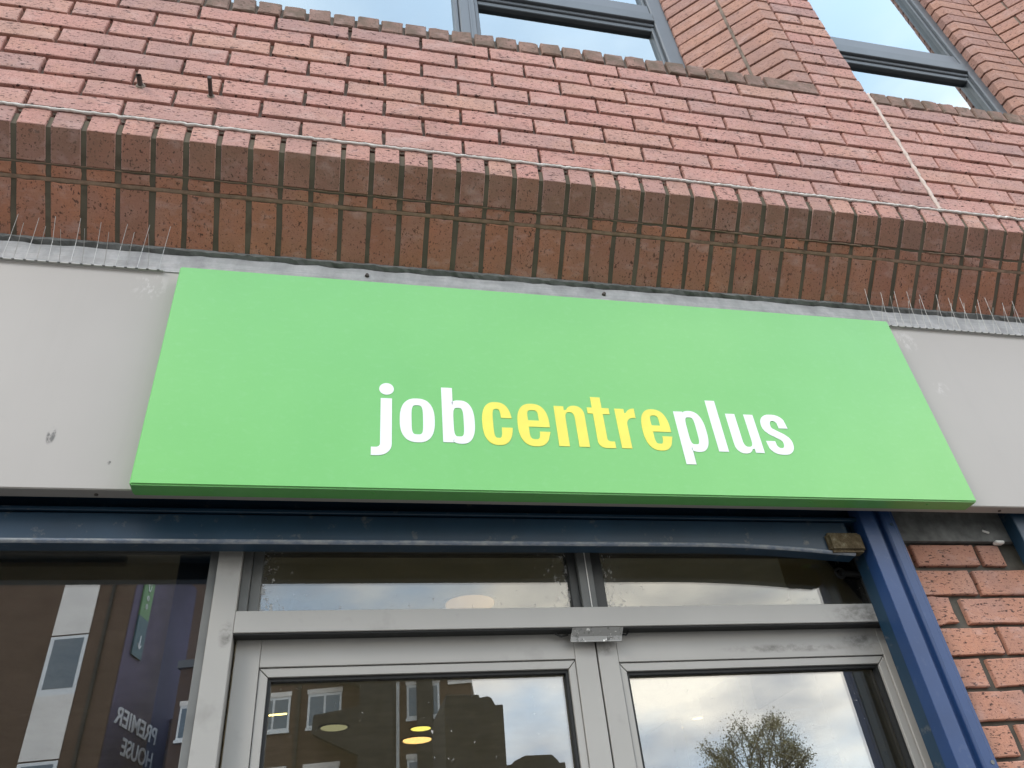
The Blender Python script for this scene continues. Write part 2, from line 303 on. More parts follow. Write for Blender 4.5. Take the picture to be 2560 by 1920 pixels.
class MB:
    def __init__(s): s.bm = bmesh.new()
    def faces(s, vs, fs):
        v = [s.bm.verts.new(p) for p in vs]
        for f in fs:
            try: s.bm.faces.new([v[i] for i in f])
            except ValueError: pass
        return s
    def box(s, x0, x1, y0, y1, z0, z1):
        return s.faces([(x0, y0, z0), (x1, y0, z0), (x1, y1, z0), (x0, y1, z0), (x0, y0, z1), (x1, y0, z1), (x1, y1, z1), (x0, y1, z1)],
                       [(0, 3, 2, 1), (4, 5, 6, 7), (0, 1, 5, 4), (1, 2, 6, 5), (2, 3, 7, 6), (3, 0, 4, 7)])
    def prism(s, poly, axis, a, b):
        """poly extruded along an axis from a to b; poly gives the two other coordinates in order."""
        n = len(poly)
        def P(q, t): return (t, q[0], q[1]) if axis == 'x' else ((q[0], t, q[1]) if axis == 'y' else (q[0], q[1], t))
        vs = [P(q, a) for q in poly] + [P(q, b) for q in poly]
        return s.faces(vs, [tuple(range(n))[::-1], tuple(range(n, 2 * n))] + [(i, (i + 1) % n, n + (i + 1) % n, n + i) for i in range(n)])
    def tube(s, pts, rad, seg=6, caps=True):
        rings = []
        for i, p in enumerate(pts):
            p = Vector(p); d = (Vector(pts[min(i + 1, len(pts) - 1)]) - Vector(pts[max(i - 1, 0)])).normalized()
            a = d.cross(Vector((0, 0, 1)) if abs(d.z) < 0.9 else Vector((1, 0, 0))).normalized(); b = d.cross(a)
            r = rad[i] if isinstance(rad, (list, tuple)) else rad
            rings.append([s.bm.verts.new(p + (a * math.cos(2 * math.pi * k / seg) + b * math.sin(2 * math.pi * k / seg)) * r) for k in range(seg)])
        for A, B in zip(rings, rings[1:]):
            for k in range(seg): s.bm.faces.new((A[k], A[(k + 1) % seg], B[(k + 1) % seg], B[k]))
        if caps and len(rings) > 1:
            s.bm.faces.new(rings[0][::-1]); s.bm.faces.new(rings[-1])
        return s
    def mesh(s, name, mat, bevel=0.0, smooth=False, segs=1):
        bmesh.ops.recalc_face_normals(s.bm, faces=s.bm.faces)
        if bevel:
            bmesh.ops.bevel(s.bm, geom=list(s.bm.edges), offset=bevel, segments=segs, affect='EDGES', clamp_overlap=True)
        me = bpy.data.meshes.new(name); s.bm.to_mesh(me); s.bm.free(); me.materials.append(MAT[mat])
        if smooth:
            for p in me.polygons: p.use_smooth = True
        return me
    def build(s, name, mat, parent=None, bevel=0.0, smooth=False, segs=1, label=None, local=True):
        """coordinates were given in front-wall coordinates (z from the white line) when local, else z from the pavement."""
        base = WL[parent.name] if parent is not None else Vector((0, 0, 0))
        off = Vector((0, 0, Z0 if local else 0)) - base
        for v in s.bm.verts: v.co += off
        o = bpy.data.objects.new(name, s.mesh(name, mat, bevel, smooth, segs))
        COL.objects.link(o); WL[o.name] = base.copy()
        if parent is not None: o.parent = parent
        if label: o['label'] = label
        return o
def struct(name, mb, mat, local=False, bevel=0):
    o = mb.build(name, mat, None, bevel, local=local); o['kind'] = 'structure'; return o

# brick meshes: an irregular ten-sided face with a worn arris, shared between alike bricks
CACHE = {}
def brick_mesh(L, H, D, mat, wear=0.0016, arris=0.0020, nvar=5):
    L = round(L, 3); H = round(H, 3); var = random.randrange(nvar); key = (L, H, D, mat, var, wear)
    if key in CACHE: return CACHE[key]
    rr = random.Random('%s %s %s %s %s' % (L, H, var, mat, wear))
    a, b = L / 2, H / 2; f1, f2 = 0.33 + rr.uniform(-0.2, 0.2), 0.4 + rr.uniform(-0.25, 0.25)
    P = [(-a, -b), (-a * f1, -b), (a * f2, -b), (a, -b), (a, b * rr.uniform(-.3, .3)), (a, b), (a * f1, b), (-a * f2, b), (-a, b), (-a, b * rr.uniform(-.3, .3))]
    j = lambda m: rr.uniform(-m, m)
    outer = [(x + j(wear), z + j(wear)) for x, z in P]
    inner = []
    for i, (x, z) in enumerate(outer):
        k = arris * rr.uniform(0.5, 1.5); inner.append((x - math.copysign(min(k, abs(x)), x) * (abs(abs(x) - a) < 0.004), z - math.copysign(min(k, abs(z)), z) * (abs(abs(z) - b) < 0.004)))
    n = 10
    vs = [(x, j(0.0006), z) for x, z in inner] + [(x, arris * rr.uniform(0.7, 1.3), z) for x, z in outer] + [(x, D, z) for x, z in outer]
    m = MB().faces(vs, [tuple(range(n))] + [(i, (i + 1) % n, n + (i + 1) % n, n + i) for i in range(n)] + [(n + i, n + (i + 1) % n, 2 * n + (i + 1) % n, 2 * n + i) for i in range(n)])
    CACHE[key] = m.mesh('brick', mat); return CACHE[key]
def place_brick(name, parent, L, H, D, mat, pos, rot=(0, 0, 0), jit=1.0, **kw):
    o = bpy.data.objects.new(name, brick_mesh(L, H, D, mat, **kw))
    p = Vector((pos[0], pos[1] + random.uniform(-0.0012, 0.0012) * jit, pos[2] + Z0))
    link(o, parent, p); o.rotation_euler = (rot[0] + random.uniform(-.004, .004) * jit, rot[1] + random.uniform(-.005, .005) * jit, rot[2] + random.uniform(-.005, .005) * jit); return o

# ================================================================== ground and street (setting)
struct('ground', MB().box(-400, 400, -400, 60, -0.4, -0.12), 'paving')
struct('road', MB().box(-60, 60, -14, -4.2, -0.13, -0.116), 'tarmac')
struct('pavement', MB().box(-40, 40, -4.0, 0.34, -0.2, 0.0), 'paving')
struct('kerb', MB().box(-40, 40, -4.15, -4.0, -0.2, 0.004), 'paving', bevel=0.01)

# ================================================================== the brick building in front
BLD = thing('brick_building', 'pink brick building with deep splayed windows above a shopfront', 'building', (-1.3, 0.4, -Z0))
XL, XR = -4.30, 2.30           # stretch whose bricks are laid one by one
wall = MB().box(XL, XR, 0.0165, 0.20, 0.0, 0.672).build('wall', 'mortar', BLD)
CZ = 0.075
def lay(name, parent, x0, x1, k, mat='brick_face', y=0.0, D=0.08):
    place_brick(name, parent, x1 - x0, 0.0632, D, mat, ((x0 + x1) / 2, y, k * CZ + 0.0425))
for k in range(8):
    half = k % 2
    x = -0.006 ; first = True
    while x > XL:
        L = 0.1025 if (first and half) else 0.215
        lay('brick', wall, x - L, x, k); x -= L + 0.010; first = False
    x = 0.006; first = True
    while x < XR - 0.1:
        L = 0.1025 if (first and half) else 0.215
        lay('brick', wall, x, x + L, k); x += L + 0.010; first = False
# beyond the stretch laid brick by brick
for x0, x1 in ((-14, XL), (XR, 12)):
    MB().box(x0, x1, 0.003, 0.20, -0.2665, 0.70).build('outer_wall', 'brick_far_pink', BLD)
    MB().box(x0 if x0 < 0 else 1.99, x1, 0.004, 0.30, 0.7005, 3.549).build('outer_wall', 'brick_far_pink', BLD)
MB().box(-14, 12, 0.22, 6.0, 3.55, 6.5).build('upper_storey', 'brick_far_pink', BLD)
MB().box(-14, 12, 0.005, 0.22, 3.55, 6.5).build('lintel_wall', 'brick_far_pink', BLD)

# sill course of bricks on edge
sill = MB().box(XL, -0.43, 0.010, 0.30, 0.602, 0.664).box(0.004, XR, 0.010, 0.30, 0.602, 0.664).build('sill', 'mortar', BLD)
def sill_brick(x0, x1):
    place_brick('sill_brick', sill, x1 - x0 - 0.010, 0.064 + random.uniform(-.003, .004), 0.16, 'brick_sill', ((x0 + x1) / 2, -0.002, 0.6405 + random.uniform(-.002, .002)), (R(2), 0, 0), jit=2.0, wear=0.002, arris=0.004)
x = -0.437
while x > XL: sill_brick(x - 0.0768, x); x -= 0.0768
x = 0.008
while x < XR - 0.1: sill_brick(x, x + 0.0752); x += 0.0752

# pier with splayed side between the windows
pier = MB().prism([(-0.012, 0.012), (-0.283, 0.012), (-0.518, 0.247), (-0.518, 0.30), (-0.18, 0.30), (-0.012, 0.13)], 'z', 0.60, 3.55).build('pier', 'mortar', BLD)
def shared_prism(name, poly, mat, H=0.0645, bev=0.0015):
    key = (name, mat)
    if key not in CACHE:
        cx = sum(p[0] for p in poly) / len(poly); cy = sum(p[1] for p in poly) / len(poly)
        CACHE[key] = (MB().prism([(p[0] - cx, p[1] - cy) for p in poly], 'z', -H / 2, H / 2).mesh(name, mat, bev), cx, cy)
    return CACHE[key]
def put_prism(name, parent, key, poly, mat, k, nm=None):
    me, cx, cy = shared_prism(key, poly, mat)
    o = bpy.data.objects.new(nm or name, me); link(o, parent, (cx + random.uniform(-.0012, .0012), cy + random.uniform(-.0012, .0012), k * CZ + 0.0425 + Z0))
    o.rotation_euler = (random.uniform(-.004, .004), random.uniform(-.004, .004), random.uniform(-.004, .004)); return o
P_FOOT = [(-0.2255, 0.0), (-0.432, -0.001), (-0.432, 0.10), (-0.2255, 0.10)]
P_CORN = [(-0.2255, 0.0), (-0.286, 0.0), (-0.3755, 0.0895), (-0.306, 0.159), (-0.2255, 0.10)]
P_DEEP = [(-0.3840, 0.0980), (-0.528, 0.242), (-0.528, 0.285), (-0.45, 0.30), (-0.315, 0.165)]
for k in range(8, 44):
    if k == 8: put_prism('reveal_brick', pier, 'foot', P_FOOT, 'brick_sill', k)
    else:
        put_prism('reveal_brick', pier, 'corner', P_CORN, 'brick_reveal', k); put_prism('reveal_brick', pier, 'deep', P_DEEP, 'brick_reveal', k)
    if k % 2 == 0: lay('brick', pier, -0.2155, -0.006, k, D=0.1)
    else: lay('brick', pier, -0.2155, -0.116, k, D=0.1); lay('brick', pier, -0.106, -0.006, k, D=0.1)
# stepped reveal on the far side of the right-hand window
jamb = MB().prism([(1.378, 0.203), (1.141, 0.203), (1.119, 0.225), (1.119, 0.32), (1.988, 0.32), (1.988, 0.010), (1.571, 0.010)], 'z', 0.60, 3.55).build('stepped_jamb', 'mortar', BLD)
P_T = [(1.3675, 0.195), (1.135, 0.195), (1.110, 0.220), (1.110, 0.30), (1.3675, 0.30)]
P_T1 = [(1.247, 0.195), (1.135, 0.195), (1.110, 0.220), (1.110, 0.30), (1.247, 0.30)]
P_T2 = [(1.3675, 0.195), (1.257, 0.195), (1.257, 0.30), (1.3675, 0.30)]
d = 0.7071
def splay_piece(a, b): return [(1.372 + a * d, 0.1925 - a * d), (1.372 + b * d, 0.1925 - b * d), (1.372 + b * d + 0.07, 0.1925 - b * d + 0.07), (1.372 + a * d + 0.07, 0.1925 - a * d + 0.07)]
for k in range(9, 47):
    if k % 2: put_prism('reveal_brick', jamb, 't', P_T, 'brick_reveal', k)
    else: put_prism('reveal_brick', jamb, 't1', P_T1, 'brick_reveal', k); put_prism('reveal_brick', jamb, 't2', P_T2, 'brick_reveal', k)
    cuts = ((0.0, 0.215), (0.225, 0.268)) if k % 2 else ((0.0, 0.1025), (0.1125, 0.268))
    if k % 2: lay('reveal_brick', jamb, 1.575, 1.79, k, 'brick_reveal'); lay('reveal_brick', jamb, 1.80, 1.985, k, 'brick_reveal')
    else: lay('reveal_brick', jamb, 1.575, 1.678, k, 'brick_reveal'); lay('reveal_brick', jamb, 1.688, 1.903, k, 'brick_reveal')
    for a, b in cuts: put_prism('reveal_brick', jamb, 's%.3f' % a + str(k % 2), splay_piece(a, b), 'brick_reveal', k)

# movement joint and the white bead of mortar above the soldier course
pts = []; z = 0.002
while z < 0.665:
    pts.append((random.uniform(-.0012, .0012), 0.0015 + random.uniform(-.001, .001), z)); z += 0.011
rad = [0.0062 + random.uniform(-.0012, .0012) + (0.0022 if abs(((p[2] + 0.005) / CZ) % 1 - 0.0) < 0.10 else 0) for p in pts]
MB().tube(pts, rad, 6).build('movement_joint', 'sealant_pink', wall, smooth=True, label='pale sealant strip running down the wall')
SJ = [-2.9400, -2.8620, -2.7835, -2.7052, -2.6273, -2.5458, -2.4654, -2.3832, -2.304, -2.225, -2.1455, -2.0665, -1.987, -1.9078, -1.8313, -1.7507, -1.6729, -1.593, -1.5126, -1.4337, -1.3558, -1.2775, -1.2005, -1.1249, -1.0489, -0.9715,
      -0.893, -0.8148, -0.7373, -0.657, -0.5805, -0.4995, -0.4206, -0.3405, -0.2561, -0.1737, -0.0915, -0.0091, 0.0660, 0.1420, 0.2160, 0.2915, 0.367, 0.4425, 0.518, 0.5935, 0.669, 0.7445, 0.82, 0.8955, 0.971, 1.0465, 1.122, 1.1975, 1.273, 1.35]
while SJ[0] > XL: SJ.insert(0, SJ[0] - 0.079)
while SJ[-1] < XR: SJ.append(SJ[-1] + 0.0755)
pts, rad, x = [], [], XL
while x < XR:
    near = min(abs(x - j) for j in SJ)
    pts.append((x, -0.0025 + random.uniform(-.0010, .0010), 0.0005 + random.uniform(-.0010, .0010) - (0.0026 if near < 0.009 else 0)))
    rad.append(0.0044 + random.uniform(-.0007, .0007) + (0.0010 if near < 0.009 else 0)); x += 0.009
MB().tube(pts, rad, 5).build('mortar_bead', 'mortar_light', wall, smooth=True, label='thin white bead of mortar above the soldier bricks')

# soldier course and sloping soffit (45 degrees)
T = 0.70711
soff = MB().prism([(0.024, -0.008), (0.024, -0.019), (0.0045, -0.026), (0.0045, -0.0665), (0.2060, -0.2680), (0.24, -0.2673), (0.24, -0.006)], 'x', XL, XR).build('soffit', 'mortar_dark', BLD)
for a, b in zip(SJ, SJ[1:]):
    wd = b - a - 0.0138 + random.uniform(-.001, .001); key = ('cant', round(wd, 3))
    if key not in CACHE:
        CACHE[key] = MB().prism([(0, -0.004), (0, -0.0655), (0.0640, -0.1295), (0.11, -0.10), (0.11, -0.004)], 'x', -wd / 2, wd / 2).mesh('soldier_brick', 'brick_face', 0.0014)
        CACHE[key].materials.append(MAT['brick_underside_shade'])      # browner copy on the underside puts its shade into the colour
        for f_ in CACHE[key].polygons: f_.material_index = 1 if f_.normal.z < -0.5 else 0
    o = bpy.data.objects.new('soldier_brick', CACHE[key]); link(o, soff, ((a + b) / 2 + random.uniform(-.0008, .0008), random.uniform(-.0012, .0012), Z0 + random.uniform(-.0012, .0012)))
    o.rotation_euler = (random.uniform(-.006, .006), random.uniform(-.006, .006), random.uniform(-.006, .006))
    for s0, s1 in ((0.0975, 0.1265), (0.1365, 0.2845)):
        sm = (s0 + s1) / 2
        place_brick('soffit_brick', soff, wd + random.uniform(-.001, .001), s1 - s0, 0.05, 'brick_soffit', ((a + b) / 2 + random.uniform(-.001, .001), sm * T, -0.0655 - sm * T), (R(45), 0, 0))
# thin smeared ridges of mortar across the soffit
def ridge(s0, x0, x1, w):
    pts, x = [], x0
    while x < x1:
        q = s0 + random.uniform(-.0012, .0012); pts.append((x, q * T - 0.0005, -0.0655 - q * T - 0.0005)); x += 0.02
    MB().tube(pts, [w * random.uniform(0.6, 1.3) for _ in pts], 5).build('mortar_ridge', 'mortar_ridge', soff, smooth=True)
ridge(0.0935, -3.3, -1.02, 0.0010); ridge(0.094, -0.86, -0.70, 0.0018); ridge(0.0945, -0.66, -0.62, 0.0018); ridge(0.0945, -0.53, -0.30, 0.0022); ridge(0.0945, -0.27, -0.20, 0.0018); ridge(0.095, -0.07, 0.09, 0.0018)
pts = []; x = XL
while x < XR:
    for q, o_ in ((0.1262, -0.0004), (0.1290 + random.uniform(-.001, .001), -0.0003), (0.1340 + random.uniform(-.001, .001), -0.0001), (0.1368, 0.0008)): pts.append((x, q * T + o_ * T, -0.0655 - q * T + o_ * T))
    x += 0.013
MB().faces(pts, [(4 * i + q, 4 * i + 4 + q, 4 * i + 5 + q, 4 * i + 1 + q) for i in range(len(pts) // 4 - 1) for q in range(3)]).build('mortar_joint', 'mortar_ridge', soff)

# lower brick pier beside the entrance
lp = MB().box(-0.44, 1.35, 0.2925, 0.60, -Z0, -0.93).build('lower_pier', 'mortar_pier', BLD)
zt = -1.0470
for k in range(31):
    zc = zt - k * 0.0752
    if k < 1: segs = ((-0.43, -0.415), (-0.402, -0.212), (-0.196, -0.128))
    elif k % 2: segs = ((-0.432, -0.262), (-0.248, -0.07), (-0.057, 0.158))
    else: segs = ((-0.432, -0.345), (-0.323, -0.108), (-0.096, 0.119))
    if 0 < k < 14: segs = segs + tuple((segs[-1][1] + 0.010 + 0.225 * q, segs[-1][1] + 0.225 + 0.225 * q) for q in range(5))
    for a, b in segs:
        broken = k == 2 and a < -0.4      # one brick has lost its corner
        if b - a > 0.012: place_brick('pier_brick', lp, b - a - (0.012 if broken else 0), 0.0645 if k else 0.058, 0.09, 'brick_orange', ((a + b) / 2 - (0.006 if broken else 0), 0.280, zc - 0.032), wear=0.0065 if broken else 0.0012, arris=0.0022)

# windows of the upper storey
def upper_window(x0, x1, mull, name_label):
    W = MB().box(x0 - 0.02, x1 + 0.02, 0.30, 0.33, 0.62, 0.70).box(x0 - .02, x1 + .02, 0.30, 0.33, 3.48, 3.58).build('window', 'window_metal', BLD, label=name_label)
    for a, b in ((x1 - 0.062, x1 + 0.01), (x0 - 0.01, x0 + 0.062)): MB().box(a, b, 0.252, 0.32, 0.70, 3.48).build('frame', 'window_metal', W, bevel=0.004)
    for a, b in ((x1 - 0.078, x1 - 0.0625), (x0 + 0.0625, x0 + 0.078)): MB().box(a, b, 0.268, 0.315, 0.70, 3.48).build('glazing_bead', 'window_metal_dark', W, bevel=0.003)
    spans = []; a = x0 + 0.062
    for (m0, m1) in mull:
        w3 = (m1 - m0) / 3
        MB().box(m0 + 0.018, m1 - 0.018, 0.246, 0.32, 0.70, 3.48).build('mullion', 'window_metal', W, bevel=0.004)
        MB().box(m0, m0 + 0.0175, 0.262, 0.315, 0.70, 3.48).box(m1 - 0.0175, m1, 0.262, 0.315, 0.70, 3.48).build('mullion_bead', 'window_metal', W, bevel=0.003)
        MB().box(m0 + 0.058, m0 + 0.064, 0.2425, 0.2455, 0.70, 3.48).build('mullion_rib', 'window_metal', W)
        spans.append((a, m0)); a = m1
    spans.append((a, x1 - 0.062))
    for a, b in spans:
        if b < -1.45:
            MB().box(a - 0.01, b + 0.01, 0.290, 0.296, 0.69, 3.49).build('pane', 'glass_upper', W); continue
        for nm, z0, z1, y in (('transom_bead', 1.425, 1.455, 0.270), ('transom_ledge', 1.4552, 1.478, 0.262), ('transom', 1.4785, 1.545, 0.248), ('transom_groove', 1.5452, 1.556, 0.268), ('sash_rail', 1.5565, 1.630, 0.258)):
            MB().box(a + 0.0005, b - 0.0005, y, 0.318, z0, z1).build(nm, 'window_metal_dark' if nm in ('transom_bead', 'transom', 'transom_groove') else 'window_metal', W, bevel=0.003)
        MB().box(a - 0.01, b + 0.01, 0.290, 0.296, 0.69, 1.43).build('pane', 'glass_upper', W)
        MB().box(a - 0.01, b + 0.01, 0.2885, 0.2945, 1.62, 3.49).build('pane', 'glass_upper', W)
    return W
upper_window(-4.28, -0.535, [(-2.92, -2.817), (-1.5086, -1.4054)], 'wide grey framed window left of the brick pier')
upper_window(0.22, 1.125, [], 'grey framed window right of the brick pier')
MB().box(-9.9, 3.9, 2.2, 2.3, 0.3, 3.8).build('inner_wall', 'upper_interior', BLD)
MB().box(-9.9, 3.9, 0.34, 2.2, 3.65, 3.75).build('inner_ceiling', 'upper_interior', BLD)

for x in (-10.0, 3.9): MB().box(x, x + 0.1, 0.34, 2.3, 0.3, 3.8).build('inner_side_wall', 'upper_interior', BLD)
# two cut-off metal stubs in the wall
def stub(label, base, tip, r, hollow):
    o = thing('metal_stub', label, 'metal stub', base, 'metal stubs in the brick wall')
    a, b = Vector(base), Vector(tip); dd = (b - a)
    m = MB().tube([a - dd * 0.3, b], r, 12, caps=not hollow)
    if hollow: m.tube([a, b], r * 0.68, 12, caps=False); 
    m.build('rod', 'rust_stub', o, smooth=False)
    if hollow:
        MB().tube([a + dd * 0.3, a + dd * 0.35], r * 0.67, 12).build('bore', 'gasket', o)
    MB().tube([a + Vector((0, 0.001, 0)), a + Vector((0, -0.0025, 0))], [r * 1.9, r * 1.5], 9).build('mortar_collar', 'mortar', o)
stub('short hollow rusty pipe end sticking out of the brick wall', (-2.4530, 0.0, 0.148), (-2.4530, -0.030, 0.150), 0.0068, True)
stub('thin solid rusty rod sticking further out of the brick wall', (-2.2720, 0.0, 0.139), (-2.2700, -0.058, 0.139), 0.0058, False)

# ================================================================== fascia, flashing, sign
FA = thing('fascia_panel', 'long grey metal fascia panel behind the green sign', 'fascia', (-1.3, 0.18, -0.988))
MB().box(-6, 4, 0.180, 0.217, -0.988, -0.363).build('panel', 'fascia_grey', FA, bevel=0.0025)
fl = MB(); xs = [-4.6 + 0.03 * i for i in range(240)]; top = [(-0.283 + random.uniform(-.0035, .0025)) for _ in xs]
vs = []
for x, t in zip(xs, top): vs += [(x, 0.1975 + random.uniform(-.0003, .0003), t), (x, 0.190 + random.uniform(-.0002, .0002), -0.325), (x, 0.1775, -0.3655), (x, 0.1795, -0.3658)]
fl.faces(vs, [(4 * i + q, 4 * i + 4 + q, 4 * i + 5 + q, 4 * i + 1 + q) for i in range(len(xs) - 1) for q in range(3)])
fl.build('flashing', 'flashing', FA, label='dull metal flashing strip along the top of the fascia')
vs = []
for i in range(480):
    x = -4.6 + 0.015 * i; vs += [(x, 0.194 + random.uniform(-.002, .001), -0.262), (x, 0.1935 + random.uniform(-.003, .001), -0.270 + random.uniform(-.003, .003)), (x, 0.2035, -0.2815 + random.uniform(-.002, .002))]
MB().faces(vs, [(3 * i + q, 3 * i + 3 + q, 3 * i + 4 + q, 3 * i + 1 + q) for i in range(479) for q in range(2)]).build('mastic_line', 'mastic', FA)
for x in (-1.829, -1.153):
    MB().tube([(x, 0.192, -0.312), (x, 0.184, -0.313)], [0.0065, 0.0045], 10).build('screw', 'rust_stub', FA)
for x in (-2.36, -0.155, 0.10): MB().tube([(x, 0.2, -0.9875), (x, 0.2, -0.9905)], 0.004, 8).build('screw', 'rust_stub', FA)

SG = thing('shop_sign', 'green jobcentreplus sign board with white and yellow lettering', 'sign', (-1.284, 0.13, -1.0018))
sg = MB().box(-2.284, -0.285, 0.130, 0.1785, -1.0018, -0.389)
sg.build('board', 'sign_green', SG, bevel=0.0035, segs=3)
for x in (-2.13, -1.80, -1.43, -1.06, -0.75, -0.42): MB().tube([(x, 0.150, -1.0015), (x, 0.150, -1.0035)], 0.0032, 8).build('rivet', 'sign_green', SG)

# lettering: outlines drawn as closed loops, filled with holes, raised a hair's breadth off the board
BL, XH, AS, ST = -0.8775, -0.7625, -0.7238, 0.0258
def arc(cx, cz, rx, rz, a0, a1, n=12, e=2.4):
    o = []
    for i in range(n + 1):
        t = R(a0 + (a1 - a0) * i / n); c_, s_ = math.cos(t), math.sin(t)
        o.append((cx + rx * math.copysign(abs(c_) ** (2 / e), c_), cz + rz * math.copysign(abs(s_) ** (2 / e), s_)))
    return o
def letter(loops, mat):
    cu = bpy.data.curves.new('letter', 'CURVE'); cu.dimensions = '2D'; cu.fill_mode = 'BOTH'; cu.extrude = 0.0006
    for lp_ in loops:
        sp = cu.splines.new('POLY'); sp.points.add(len(lp_) - 1); sp.use_cyclic_u = True
        for p_, q in zip(sp.points, lp_): p_.co = (q[0], q[1], 0, 1)
    ob = bpy.data.objects.new('tmp', cu); COL.objects.link(ob)
    me = bpy.data.meshes.new_from_object(ob.evaluated_get(bpy.context.evaluated_depsgraph_get()))
    bpy.data.objects.remove(ob); bpy.data.curves.remove(cu)
    base = WL[SG.name]
    for v_ in me.vertices: v_.co = Vector((v_.co.x, 0.1296 - v_.co.z, v_.co.y + Z0)) - base
    me.materials.clear(); me.materials.append(MAT[mat]); me.name = 'letter'
    o = bpy.data.objects.new('letter', me); COL.objects.link(o); o.parent = SG; WL[o.name] = base.copy(); return o
OV = 0.0030
def bowl(x0, x1, zb=BL - OV, zt=XH + OV, e=2.5): return arc((x0 + x1) / 2, (zb + zt) / 2, (x1 - x0) / 2, (zt - zb) / 2, 0, 359.99, 48, e)[:-1]
def counter(x0, x1, zb, zt, e=4.0): return arc((x0 + x1) / 2, (zb + zt) / 2, (x1 - x0) / 2, (zt - zb) / 2, 0, 359.99, 40, e)[:-1]
def L_o(x0, x1): return [bowl(x0, x1), counter(x0 + ST + .001, x1 - ST - .001, BL + .018, XH - .016)]
def L_c(x0, x1):
    cx, cz, rx, rz = (x0 + x1) / 2, (BL + XH) / 2, (x1 - x0) / 2, (XH - BL) / 2 + OV
    iL, iR = x0 + ST, x1 - ST; zt_, zb_ = XH - .0165, BL + .0165
    o = [(x1, XH - .0420)] + arc(cx, cz, rx, rz, 18, 342, 44, 2.5) + [(x1, BL + .0460), (iR, BL + .0460)]
    o += arc((iL + iR) / 2, cz, (iR - iL) / 2, (zt_ - zb_) / 2, -30, -330, 36, 3.6) + [(iR, XH - .0420)]
    return [o]
def L_e(x0, x1):
    cx, cz, rx, rz = (x0 + x1) / 2, (BL + XH) / 2, (x1 - x0) / 2, (XH - BL) / 2 + OV
    iL, iR = x0 + ST + .0005, x1 - ST; bar_b, bar_t = BL + .0515, BL + .0695
    o = [(x1, bar_b)] + arc(cx, cz, rx, rz, 4, 322, 46, 2.5) + [(x1, BL + .0385), (iR, BL + .0385)]
    o += arc((iL + iR) / 2, BL + .045, (iR - iL) / 2, .0285, -18, -180, 20, 3.4) + [(iL, bar_b)]
    top = [(iL, bar_t)] + [(iR + .001, bar_t)] + arc((iL + iR) / 2, XH - .032, (iR - iL) / 2 + .0005, .0165, 0, 180, 18, 3.0)
    return [o, top]
def L_n(x0, x1):
    iL, iR = x0 + ST, x1 - ST
    o = [(x0, BL), (x0, XH), (iL - .0015, XH), (iL - .0015, XH - .012)]
    o += arc((iL + x1) / 2 + .001, XH - .026, (x1 - iL) / 2 + .004 - .005 + .0, .026 + OV, 150, 0, 18, 2.3)[0:]
    o[-1] = (x1, XH - .028); o += [(x1, BL), (iR, BL), (iR, XH - .036)]
    o += arc((iL + iR) / 2, XH - .036, (iR - iL) / 2, .0195, 0, 180, 14, 2.6) + [(iL, BL)]
    return [o]
def L_u(x0, x1): return [[(x0 + x1 - x_, BL + XH - z_) for x_, z_ in lp_] for lp_ in L_n(x0, x1)]
def L_b(x0, x1, flip=False):
    cx = (x0 + ST * 0.6 + x1) / 2
    o = [(x0, BL), (x0, AS), (x0 + ST, AS), (x0 + ST, XH - .012)]
    o += arc((x0 + .008 + x1) / 2, (BL + XH) / 2, (x1 - x0 - .008) / 2, (XH - BL) / 2 + OV, 118, -118, 40, 2.5)
    o += [(x0 + ST, BL + .012), (x0 + ST - .0015, BL)]
    ct = counter(x0 + ST, x1 - ST, BL + .0165, XH - .0185)
    res = [o, ct]
    if flip: res = [[(x_, BL + XH - z_) for x_, z_ in lp_] for lp_ in res]
    return res
W_, Y_ = 'letter_white', 'letter_yellow'
jl = [(-1.7903, XH), (-1.7645, XH)] + arc(-1.7645 - .034, -0.8855, .034, .032, 0, -90, 12, 2.2) + [(-1.8100, -0.9175), (-1.8100, -0.8960), (-1.7995, -0.8960)] + arc(-1.7995, -0.8870, .0092, .009, -90, 0, 6, 2)
letter([jl, arc(-1.7772, -0.7356, 0.0169, 0.0167, 0, 359.9, 32, 2.0)[:-1]], W_)
letter(L_o(-1.7467, -1.6665), W_); letter(L_b(-1.6488, -1.5731), W_)
letter(L_c(-1.5553, -1.4835), Y_); letter(L_e(-1.4703, -1.3925), Y_); letter(L_n(-1.3757, -1.3004), Y_)
tl = [(-1.2781, -0.7305), (-1.2531, -0.7305), (-1.2531, XH), (-1.2351, XH), (-1.2351, -0.7805), (-1.2531, -0.7805), (-1.2531, -0.8520)] + arc(-1.2455, -0.8520, .0076, .0075, 180, 270, 6, 2) + [(-1.2353, -0.8595), (-1.2353, -0.8780), (-1.2500, -0.8785)] + arc(-1.2560, -0.8575, .0221, .0212, 270, 180, 10, 2.4) + [(-1.2781, -0.7805), (-1.2914, -0.7805), (-1.2914, XH), (-1.2781, XH)]
letter([tl], Y_)
rl = [(-1.2202, BL), (-1.2202, XH), (-1.1965, XH), (-1.1960, XH - .013)] + arc(-1.1688, XH - .022, .026, .0245, 155, 90, 8, 2.0) + [(-1.1688, XH - .0255)] + arc(-1.1745, XH - .0475, .0200, .0220, 80, 180, 8, 2.2) + [(-1.1944, BL)]
letter([rl], Y_); letter(L_e(-1.1574, -1.0834), Y_)
def flipdown(lps): return lps
pl = L_b(-1.0640, -0.9876, True)
pl[0] = [(x_, -0.9165 if z_ < BL - 0.02 else z_) for x_, z_ in pl[0]]
letter(pl, W_)
letter([[(-0.9683, AS), (-0.9421, AS), (-0.9421, BL), (-0.9683, BL)]], W_); letter(L_u(-0.9216, -0.8448), W_)
